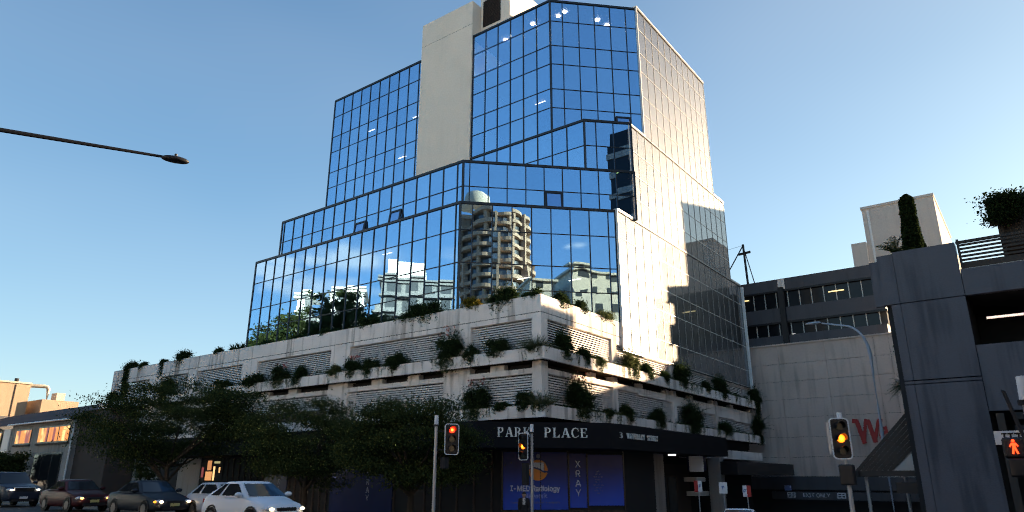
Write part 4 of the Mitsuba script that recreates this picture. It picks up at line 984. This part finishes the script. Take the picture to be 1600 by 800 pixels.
# ------------------------------------------------------------------ street lamps and signals
SLK = thing('street_lamp', 'street lamp with a long straight arm reaching in from the left', 'street lamp', None)
gz = float(ground(2.5, 20.3))
MB().tube([(2.2, 20.6, gz), (2.2, 20.6, 9.0), (2.6, 20.4, 9.6)], [.13, .09, .08], 10).put('pole', 'mat_black', SLK, smooth=40)
MB().tube([(2.2, 20.6, 9.45), (4.71, 19.44, 9.83), (8.18, 18.25, 10.11)], [.075, .062, .04], 8).put('arm', 'mat_black', SLK, smooth=40)
hd = trimesh.creation.icosphere(3, 1.); hd.apply_scale([.36, .16, .10]); hd.vertices[:, 2] = np.where(hd.vertices[:, 2] < -.05, -.05 + (hd.vertices[:, 2] + .05) * .5, hd.vertices[:, 2])
ang = math.atan2(18.0 - 18.25, 8.71 - 8.18); hd.apply_transform(trimesh.transformations.rotation_matrix(ang, [0, 0, 1])); hd.apply_translation((8.46, 18.12, 10.09)); put('lamp_head', hd, 'mat_black', SLK, smooth=True)
ce = trimesh.creation.cylinder(radius=.04, height=.1); ce.apply_translation((8.46, 18.12, 10.21)); put('light_sensor', ce, 'mat_black', SLK)
SLR = thing('street_lamp', 'tall pale blue street lamp with a curved arm in front of the blank wall', 'street lamp', None)
pts = [(46, 7.45, -1.8), (46, 7.45, 4), (46, 7.42, 8.7)] + [(46, 8.75 - 1.33 * math.cos(t), 8.7 + 1.95 * math.sin(t)) for t in np.linspace(.25, 1.45, 8)] + [(46, 9.9, 10.95)]
MB().tube(pts, np.linspace(.11, .05, len(pts)), 10).put('pole', 'mat_lamp_paint', SLR, smooth=40)
hd = trimesh.creation.icosphere(2, 1.); hd.apply_scale([.16, .48, .09]); hd.apply_translation((46, 10.4, 11.02)); put('lamp_head', hd, 'mat_lamp_paint', SLR, smooth=True)

def signal_head(key, c, face, aspects, lit_i, colour, h=1.02, w=.5, box=True):
    """three-aspect head on a dark board with a white edge; face = horizontal unit vector it looks along"""
    f = np.array([*face, 0.]); s = np.array([-f[1], f[0], 0.]); up = np.array([0, 0, 1.]); c = np.array(c, float)
    sq = Polygon(sbox(-w / 2, -h / 2, w / 2, h / 2)).buffer(-.11).buffer(.11, 8)
    e = trimesh.creation.extrude_polygon(sq, .02, engine='earcut'); put('board', oriented(e, c, s, up, f), 'mat_black', key)
    e = trimesh.creation.extrude_polygon(sq.difference(sq.buffer(-.03)), .03, engine='earcut'); put('board_edge', oriented(e, c + f * .002, s, up, f), 'mat_sign_white', key)
    bk = rounded_box(.30, h * .86, .2, .03); put('housing', oriented(bk, c - f * .10, s, up, f), 'mat_black', key, smooth=40)
    for i in range(3):
        q = c + up * (.30 - i * .30) * (h / 1.02)
        ln = trimesh.creation.cylinder(radius=.10, height=.03, sections=24)
        on = i == lit_i
        if on: ln.apply_transform(trimesh.transformations.scale_matrix(1.0))
        put('lens', oriented(ln, q + f * .035, s, up, f), 'mat_black' if on else 'mat_lens_dark', key, emit=colour if on else None)
        if on:
            lc = trimesh.creation.cylinder(radius=.045, height=.012, sections=18); put('lamp', oriented(lc, q + f * .057, s, up, f), 'mat_black', key, emit=tuple(np.array(colour) * 1.1 + [0, .11, .012]))
        a = np.linspace(-.35, np.pi + .35, 18); v, fc = [], []
        for k, t in enumerate(a):
            for dd in (.02, .24 - .1 * (abs(t - np.pi / 2) / 1.9)): v.append(q + s * .115 * math.cos(t) + up * .115 * math.sin(t) + f * dd)
        for k in range(17): fc += [[2 * k, 2 * k + 1, 2 * k + 3], [2 * k, 2 * k + 3, 2 * k + 2]]
        put('visor', trimesh.Trimesh(v, fc, process=False), 'mat_black', key)
def post(key, x, y, top, r=.057):
    z = float(ground(x, y)); MB().tube([(x, y, z), (x, y, top - .3)], r, 12).put('pole', 'mat_galv', key, smooth=40)
    MB().tube([(x, y, top - .3), (x, y, top)], [.075, .065], 12).put('cap', 'mat_sign_white', key, smooth=40)
    MB().tube([(x, y, top - .36), (x, y, top - .3)], [.1, .1], 12).put('collar', 'mat_dark', key)
def to_cam(x, y, a=0.):
    t = math.atan2(-y, -x) + a; return (math.cos(t), math.sin(t))
TSG = 'traffic signals at the junction'
RED, AMB = (.75, .012, .003), (.62, .085, .003)
k = thing('traffic_signal', 'traffic signal showing red, on the leftmost post', 'traffic light', TSG); post(k, 17.66, 16.35, 3.62); signal_head(k, (17.98, 15.93, 2.84), to_cam(17.9, 15.9, .25), 3, 0, RED)
MB().box(17.75, 17.95, 16.0, 16.2, 1.9, 2.25).bar((17.66, 16.35, 3.1), (17.98, 15.95, 3.1), .04, .04).bar((17.66, 16.35, 2.5), (17.98, 15.95, 2.5), .04, .04).put('bracket', 'mat_dark', k)
k = thing('traffic_signal', 'traffic signal turned sideways in front of the canopy lettering', 'traffic light', TSG); post(k, 22.5, 15.82, 3.6); signal_head(k, (22.30, 16.06, 2.76), to_cam(22.3, 16, -.75), 3, 1, (.5, .07, .003))
MB().bar((22.5, 15.82, 3.05), (22.33, 16.1, 3.05), .04, .04).bar((22.5, 15.82, 2.45), (22.33, 16.1, 2.45), .04, .04).box(22.3, 22.5, 15.95, 16.15, 1.35, 2.15).put('bracket', 'mat_dark', k)
k = thing('traffic_signal', 'traffic signal showing amber in front of the blank wall', 'traffic light', TSG); post(k, 19.75, 4.13, 3.24); signal_head(k, (19.55, 4.14, 2.58), to_cam(19.5, 4.1, .42), 3, 1, AMB)
b = rounded_box(.3, .34, .5, .04); b.apply_translation((19.72, 4.12, 1.7)); put('lower_housing', b, 'mat_black', k, smooth=40)
MB().bar((19.75, 4.13, 2.9), (19.6, 4.14, 2.9), .05, .05).box(19.7, 19.85, 4.4, 4.48, 2.2, 3.0).put('bracket', 'mat_galv', k)
# pedestrian signal with street name plate
k = thing('pedestrian_signal', 'near post with a red walking-man lamp and street name plate at the right edge', 'traffic light')
post(k, 11.05, .08, 2.86, .06)
MB().tube([(11.0, .32, 2.68), (11.0, .30, 2.68), (11.0, .20, 2.15), (11.0, .16, 2.05)], .022, 8).put('arm', 'mat_dark', k)
pb = rounded_box(.2, .24, .25, .03); pb.apply_translation((11.02, .31, 1.98)); put('housing', pb, 'mat_black', k, smooth=40)
pb = rounded_box(.2, .22, .23, .03); pb.apply_translation((11.02, .30, 1.74)); put('housing', pb, 'mat_black', k, smooth=40)
man = union_all([Point(0, .085).buffer(.018), Polygon([(-.022, .06), (.022, .06), (.018, .0), (-.018, .0)]), stroke([(-.02, .055), (-.045, .01)], .008), stroke([(.02, .055), (.042, .015)], .008), stroke([(-.008, .0), (-.024, -.075)], .011), stroke([(.008, .0), (.03, -.075)], .011)])
mb = MB()
for g in getattr(man, 'geoms', [man]):
    e = trimesh.creation.extrude_polygon(g, .008, engine='earcut'); mb.add(e.vertices, e.faces)
fcam = np.array([*to_cam(11, .32), 0.]); scam = np.array([-fcam[1], fcam[0], 0.])
put('walking_man', oriented(mb.mesh(), np.array([10.905, .31, 1.975]), -scam if False else scam, (0, 0, 1), fcam), 'mat_black', k, emit=(.5, .022, .004))
sp = MB().box(11.06, 11.08, -.75, .50, 2.02, 2.19).put('name_plate', 'mat_sign_white', k)
m = meshkit.text_mesh('IIT S', .11, .006, True); m.apply_translation([-m.bounds[0][0], 0, 0]); put('lettering', oriented(m, (11.055, .42, 2.05), (0, -1, 0), (0, 0, 1), (-1, 0, 0)), 'mat_black', sp)
# parking signs on the side street
for i, (x, y, z, cols) in enumerate(((35.2, 14.45, 1.25, ('mat_red', 'mat_sign_white')), (36.0, 13.45, 1.18, ('mat_sign_white',)), (37.0, 12.6, 1.02, ('mat_sign_white', 'mat_red')))):
    k = thing('parking_sign', ('red and white parking sign nearest the entrance doors', 'plain white parking sign between the other two', 'white and red parking sign nearest the garage mouth')[i], 'sign', 'parking signs along the side street')
    g = float(ground(x, y)); MB().tube([(x, y, g), (x, y, z + .25)], .03, 8).put('post', 'mat_galv', k)
    w = .42 / len(cols)
    for j, c in enumerate(cols):
        y1 = y + .21 - j * w
        p = MB().box(x - .05, x - .035, y1 - w, y1, z - .3, z + .25).put('plate', c, k)
        if c == 'mat_sign_white': wall_text('P', y1 - w / 2 + .06, z - .1, .17, x - .052, 'mat_sign_blue', p, True)

# ------------------------------------------------------------------ cars
def loft(rings):
    n, m = len(rings), len(rings[0]); v = np.vstack(rings); f = []
    for i in range(n - 1):
        for j in range(m):
            a, b = i * m + j, i * m + (j + 1) % m; c, d = a + m, b + m
            f += [[a, b, d], [a, d, c]]
    v = np.vstack([v, np.mean(rings[0], 0), np.mean(rings[-1], 0)])
    for j in range(m):
        f += [[n * m, (j + 1) % m, j], [n * m + 1, (n - 1) * m + j, (n - 1) * m + (j + 1) % m]]
    t = trimesh.Trimesh(v, f, process=False); 
    if t.volume < 0: t.faces = t.faces[:, ::-1]
    return t
def car(name, label, paint, x, y, heading, L=4.6, W=1.78, H=1.45, deck='sedan', suv=False, lights=(1.6, 1.4, 1.1), turn=False, plate=True, group='cars waiting in the queue on the road'):
    k = thing(name, label, 'car', group)
    g = float(ground(x, y)); ca, sa = math.cos(heading), math.sin(heading)
    M = np.eye(4); M[:2, :2] = [[ca, -sa], [sa, ca]]; M[:3, 3] = (x, y, g)
    slope = math.atan(float(ground(x + ca, y + sa) - g))
    M = M @ trimesh.transformations.rotation_matrix(-slope, [0, 1, 0])
    def P(nm_, m, mat, par=k, **q):
        m = m.copy(); m.apply_transform(M); return put(nm_, m, mat, par, **q)
    hw = W / 2; lf = L / 2
    belt = (.98 if not suv else 1.12) * (H / 1.45 if not suv else H / 1.7)
    hood = belt - (.10 if not suv else .05); tail = belt + (.02 if deck == 'sedan' else .05)
    z0 = .22 if not suv else .3
    prof = [(-lf, .55, .62, .80), (-lf + .06, z0 + .12, tail - .22, .90), (-lf + .22, z0 + .03, tail - .04, .96), (-lf + .7, z0, tail, .995), (-lf * .45, z0, belt, 1.), (0, z0, belt - .01, 1.), (lf * .36, z0, belt - .005, 1.), (lf * .5, z0, hood + .05, .995), (lf - .75, z0, hood - .02, .98), (lf - .32, z0 + .02, hood - .10, .93), (lf - .12, z0 + .05, hood - .20, .84), (lf - .02, z0 + .12, hood - .33, .72), (lf, z0 + .2, hood - .40, .62)]
    rings = []
    for px, zb, zt, wf in prof:
        w = hw * wf; hgt = zt - zb
        half = [(0, zt + .035), (w * .5, zt + .028), (w * .78, zt + .008), (w * .90, zt - .03), (w * .955, zt - .09 * min(1, hgt * 2)), (w * .985, zb + hgt * .62), (w, zb + hgt * .45), (w * .985, zb + hgt * .2), (w * .93, zb + .03), (w * .8, zb), (0, zb)]
        rings.append(np.array([(px, a, b) for a, b in half] + [(px, -a, b) for a, b in half[-2:0:-1]]))
    P('body', loft(rings), paint, smooth=35)
    # greenhouse: front base, front roof, rear roof, rear base
    if deck == 'sedan': fb, frr, rr, rb = lf * .40, lf * .09, -lf * .36, -lf * .70
    elif deck == 'coupe': fb, frr, rr, rb = lf * .44, lf * .04, -lf * .46, -lf * .93
    elif deck == 'hatch': fb, frr, rr, rb = lf * .46, lf * .10, -lf * .58, -lf * .90
    else: fb, frr, rr, rb = lf * .38, lf * .12, -lf * .80, -lf * .95
    zb, zt = belt - .02, H
    bw, rw = hw * .93, hw * .70
    def lerp(a, b, t): return a + (b - a) * t
    lev = [(0, 0), (.3, .3), (.6, .6), (.86, .86), (.95, .965), (1.0, 1.05)]
    rg = []
    for tz, ti in lev:
        xf, xr, w = lerp(fb, frr, ti), lerp(rb, rr, ti), lerp(bw, rw, ti)
        z = lerp(zb, zt, tz); c = .16
        pts = [(xf + .10, 0), (xf + .08, w * .5), (xf, w - c), (xf - .12, w), (lerp(xf, xr, .35), w + .02), (lerp(xf, xr, .65), w + .015), (xr + .14, w - .02), (xr, w - c - .05), (xr - .06, w * .5), (xr - .08, 0)]
        pts = pts + [(a, -b) for a, b in pts[-2:0:-1]]
        rg.append(np.array([(a, b, z) for a, b in pts]))
    rg.append(np.array([(lerp(p[0], (frr + rr) / 2, .5), p[1] * .5, zt + .025) for p in rg[-1]]))
    P('cabin', loft(rg), paint, smooth=35)
    def S(u, v, sgn=1, off=.012):   # side surface: u along 0 front..1 rear, v height
        ti = v; xf, xr, w = lerp(fb, frr, ti), lerp(rb, rr, ti), lerp(bw, rw, ti)
        return np.array([lerp(xf - .12, xr + .14, u), sgn * (w + .02 + off), lerp(zb, zt, v)])
    def patch(fn, us, vs, flip=False):
        v = [fn(u, w) for w in vs for u in us]; n = len(us); f = []
        for a in range(len(vs) - 1):
            for b in range(n - 1):
                i = a * n + b; f += [[i, i + 1, i + n + 1], [i, i + n + 1, i + n]]
        return trimesh.Trimesh(v, f, process=False)
    for sgn in (1, -1):
        for u0, u1, dr_ in (((.03, .47, 0), (.51, .93, .16)) if deck == 'sedan' or suv else ((.03, .60, 0), (.67, .90, .12))):
            def fn(u, v, u0=u0, u1=u1, dr_=dr_): return S(u0 + (u1 - u0) * u * (1 - dr_ * v) , .10 + .76 * v, sgn)
            P('side_window', patch(fn, [0, .5, 1], [0, .5, 1]), 'mat_car_glass')
    def fw(u, v):
        ti = .08 + .80 * v; xf, w = lerp(fb, frr, ti), lerp(bw, rw, ti) * .90; b = (u - .5) * 2
        return np.array([xf + .115 - .10 * b * b, b * w, lerp(zb, zt, ti)])
    P('windscreen', patch(fw, np.linspace(0, 1, 9), [0, .5, 1]), 'mat_car_glass', smooth=True)
    def rwf(u, v):
        ti = .1 + .74 * v; xr, w = lerp(rb, rr, ti), lerp(bw, rw, ti) * .84; b = (u - .5) * 2
        return np.array([xr - .10 + .08 * b * b, b * w, lerp(zb, zt, ti)])
    P('rear_window', patch(rwf, np.linspace(0, 1, 7), [0, .5, 1]), 'mat_car_glass', smooth=True)
    wr = .32 if not suv else .37
    for wx in (lf * .60, -lf * .58):
        for sgn in (1, -1):
            t = trimesh.creation.cylinder(radius=wr, height=.2, sections=28); t.apply_transform(trimesh.transformations.rotation_matrix(math.pi / 2, [1, 0, 0])); t.apply_translation((wx, sgn * (hw - .09), wr))
            w_ = P('wheel', t, 'mat_tyre', smooth=40)
            ar = trimesh.creation.annulus(wr * 1.0, wr * 1.17, .03, sections=28); ar.apply_transform(trimesh.transformations.rotation_matrix(math.pi / 2, [1, 0, 0])); ar.apply_translation((wx, sgn * (hw * .99), wr + .02)); P('wheel_arch', ar, 'mat_black')
            rm = trimesh.creation.cylinder(radius=wr * .64, height=.02, sections=20); rm.apply_transform(trimesh.transformations.rotation_matrix(math.pi / 2, [1, 0, 0])); rm.apply_translation((wx, sgn * (hw + .012), wr)); P('rim', rm, 'mat_rim', w_)
    hl = hood - .26
    for sgn in (1, -1):
        e = trimesh.creation.icosphere(2, 1.); e.apply_scale([.22, .19, .085]); e.apply_translation((lf - .20, sgn * hw * .70, hl)); h_ = P('headlight', e, 'mat_lens_clear', smooth=True)
        b = trimesh.creation.icosphere(2, .07); b.apply_scale([1, 1.3, .75]); b.apply_translation((lf - .015 if False else lf - .01, sgn * hw * .68, hl)); 
        if lights: P('lamp', b, 'mat_black', h_, emit=tuple(q * (.22 if sgn < 0 else .14) for q in lights))
        if turn:
            b = trimesh.creation.icosphere(2, .06); b.apply_scale([1.2, 1.3, .8]); b.apply_translation((lf - .16, sgn * hw * .90, hl - .0)); P('indicator', b, 'mat_black', emit=(.3, .09, .006))
        ms = trimesh.creation.icosphere(2, 1.); ms.apply_scale([.09, .14, .085]); ms.apply_translation((fb - .28, sgn * (hw + .10), belt + .07)); P('wing_mirror', ms, paint, smooth=True)
        tl_ = trimesh.creation.box((.12, .22, .14)); tl_.apply_translation((-lf + .08, sgn * hw * .74, tail - .22)); P('tail_light', tl_, 'mat_red', )
    gr = rounded_box(.08, W * (.44 if not suv else .5), .13 if not suv else .34, .03); gr.apply_translation((lf - .045, 0, hl - .02 if not suv else hl - .06)); P('grille', gr, 'mat_black')
    if suv:
        fr = rounded_box(.06, W * .55, .42, .029); fr.apply_translation((lf - .055, 0, hl - .06)); P('grille_surround', fr, 'mat_chrome')
    if plate:
        pt = trimesh.creation.box((.02, .40, .12)); pt.apply_translation((lf + .01, 0, .5)); P('number_plate', pt, 'mat_plate' if deck == 'sedan' else 'mat_sign_white')
    lw = trimesh.creation.box((.06, W * .6, .14)); lw.apply_translation((lf - .02, 0, .36)); P('lower_intake', lw, 'mat_black')
    return k
HD = -math.pi / 2
car('white_hatchback', 'white hatchback at the front of the queue of cars', 'mat_car_white', 14.9, 22.2, HD, 3.85, 1.74, 1.46, 'coupe', lights=(2.6, 2.0, 1.2))
car('silver_hatchback', 'silver-white hatchback in the far lane, half hidden by the white one', 'mat_car_silver', 18.05, 28.9, HD, 4.1, 1.74, 1.42, 'hatch', lights=None)
car('dark_sedan', 'dark blue-black sedan behind the white hatchback', 'mat_car_dark', 16.4, 32.3, HD, 4.5, 1.76, 1.45, 'sedan', lights=(5., 3.6, 1.9), turn=True)
car('maroon_sedan', 'dark maroon sedan between the dark sedan and the large four-wheel drive', 'mat_car_maroon', 16.4, 39.7, HD, 4.4, 1.76, 1.47, 'sedan', lights=(2.6, 1.1, .3), turn=False)
car('four_wheel_drive', 'dark blue four-wheel drive at the left edge with chrome-edged grille', 'mat_car_blue', 16.5, 48.9, HD, 4.9, 1.95, 1.86, 'wagon', suv=True, lights=(3., 2.5, 1.8))
car('small_hatchback', 'small white hatchback mostly below the frame on the side street', 'mat_car_white', 31.6, 11.2, math.pi + .25, 3.7, 1.62, 1.36, 'hatch', lights=None, group='cars on the side street')

# ------------------------------------------------------------------ person waiting at the kerb
def blob(joints, bones, edge=.03, rounds=6):
    tot = m3.Manifold()
    for a, b in bones:
        (pa, ra), (pb, rb_) = joints[a], joints[b]
        tot += m3.Manifold.batch_hull([m3.Manifold.sphere(ra, 16).translate(pa), m3.Manifold.sphere(rb_, 16).translate(pb)])
    g = tot.refine_to_length(edge).to_mesh(); m = trimesh.Trimesh(g.vert_properties[:, :3], g.tri_verts); trimesh.smoothing.filter_taubin(m, iterations=rounds); return m
def person(x, y, heading, label, Hs=1.5):
    k = thing('person', label, 'person'); s = Hs / 1.75
    J = {'pel': ((0, 0, .95), .145), 'belly': ((0, 0, 1.12), .145), 'chest': ((.01, 0, 1.30), .16), 'neckb': ((0, 0, 1.45), .075), 'neck': ((.01, 0, 1.53), .055),
         'head': ((.02, 0, 1.645), .092), 'jaw': ((.045, 0, 1.59), .06), 'crown': ((.0, 0, 1.665), .092), 'nose': ((.118, 0, 1.628), .012), 'brow': ((.095, 0, 1.65), .028), 'earl': ((.01, .09, 1.635), .02), 'earr': ((.01, -.09, 1.635), .02)}
    for sg_, t in ((1, 'l'), (-1, 'r')):
        J |= {'sh' + t: ((0, .175 * sg_, 1.41), .072), 'el' + t: ((-.03, .225 * sg_, 1.12), .05), 'wr' + t: ((.06, .21 * sg_, .88), .034), 'pm' + t: ((.085, .205 * sg_, .80), .036), 'hip' + t: ((0, .09 * sg_, .92), .1), 'kn' + t: ((.02, .10 * sg_, .50), .066), 'an' + t: ((-.02, .10 * sg_, .10), .045), 'toe' + t: ((.15, .11 * sg_, .045), .04), 'heel' + t: ((-.05, .10 * sg_, .045), .042), 'thb' + t: ((.115, .185 * sg_, .82), .014), 'tht' + t: ((.135, .175 * sg_, .765), .011)}
        for q in range(4):
            J[f'f{q}a{t}'] = ((.075 + .018 * q - .02, .215 * sg_, .775), .011); J[f'f{q}b{t}'] = ((.085 + .018 * q - .02, .205 * sg_, .735), .010); J[f'f{q}c{t}'] = ((.082 + .018 * q - .02, .19 * sg_, .70 + .012 * abs(q - 1.5)), .009)
    B = [('pel', 'belly'), ('belly', 'chest'), ('chest', 'neckb'), ('neckb', 'neck'), ('neck', 'head'), ('head', 'crown'), ('head', 'jaw'), ('brow', 'nose'), ('head', 'brow'), ('head', 'earl'), ('head', 'earr')]
    for t in 'lr':
        B += [('chest', 'sh' + t), ('neckb', 'sh' + t), ('sh' + t, 'el' + t), ('el' + t, 'wr' + t), ('wr' + t, 'pm' + t), ('pel', 'hip' + t), ('hip' + t, 'kn' + t), ('kn' + t, 'an' + t), ('an' + t, 'heel' + t), ('heel' + t, 'toe' + t), ('pm' + t, 'thb' + t), ('thb' + t, 'tht' + t)]
        for q in range(4): B += [('pm' + t, f'f{q}a{t}'), (f'f{q}a{t}', f'f{q}b{t}'), (f'f{q}b{t}', f'f{q}c{t}')]
    g = float(ground(x, y)) + .0; ca, sa = math.cos(heading), math.sin(heading); M = np.eye(4); M[:3, :3] = np.array([[ca, -sa, 0], [sa, ca, 0], [0, 0, 1]]) * s; M[:3, 3] = (x, y, g)
    def P(nm_, m, mat): m = m.copy(); m.apply_transform(M); return put(nm_, m, mat, k, smooth=True)
    P('body', blob(J, B, .02), 'mat_skin')
    G2 = {a: (p, r_ * 1.0 + .018) for a, (p, r_) in J.items()}
    jb = [('pel', 'belly'), ('belly', 'chest'), ('chest', 'neckb')] + [q for t in 'lr' for q in (('chest', 'sh' + t), ('neckb', 'sh' + t), ('sh' + t, 'el' + t), ('el' + t, 'wr' + t))]
    P('jacket', blob(G2, jb), 'mat_suit')
    P('trousers', blob(G2, [q for t in 'lr' for q in (('pel', 'hip' + t), ('hip' + t, 'kn' + t), ('kn' + t, 'an' + t))]), 'mat_suit')
    sh = rounded_box(.03, .11, .30, .014); sh.apply_transform(trimesh.transformations.rotation_matrix(-.12, [0, 1, 0])); sh.apply_translation((.165, 0, 1.36)); P('shirt', sh, 'mat_shirt')
    ti = rounded_box(.02, .035, .27, .009); ti.apply_transform(trimesh.transformations.rotation_matrix(-.12, [0, 1, 0])); ti.apply_translation((.183, 0, 1.34)); P('tie', ti, 'mat_suit')
    hr = blob({'a': ((-.012, 0, 1.672), .098), 'b': ((-.03, 0, 1.63), .088), 'c': ((.03, 0, 1.70), .078)}, [('a', 'b'), ('a', 'c')], .02); P('hair', hr, 'mat_hair')
    for sg_ in (1, -1):
        e = trimesh.creation.icosphere(2, .013); e.apply_translation((.103, .034 * sg_, 1.642)); P('eye', e, 'mat_black')
    mo = rounded_box(.012, .045, .01, .004); mo.apply_translation((.107, 0, 1.578)); P('mouth', mo, 'mat_red')
    for t, sg_ in (('l', 1), ('r', -1)):
        P('shoe', blob({'h': ((-.05, .10 * sg_, .05), .052), 't': ((.16, .11 * sg_, .045), .048)}, [('h', 't')]), 'mat_black')
person(23.55, 16.95, math.pi + .62, 'person in a dark suit, white shirt and tie standing at the kerb')
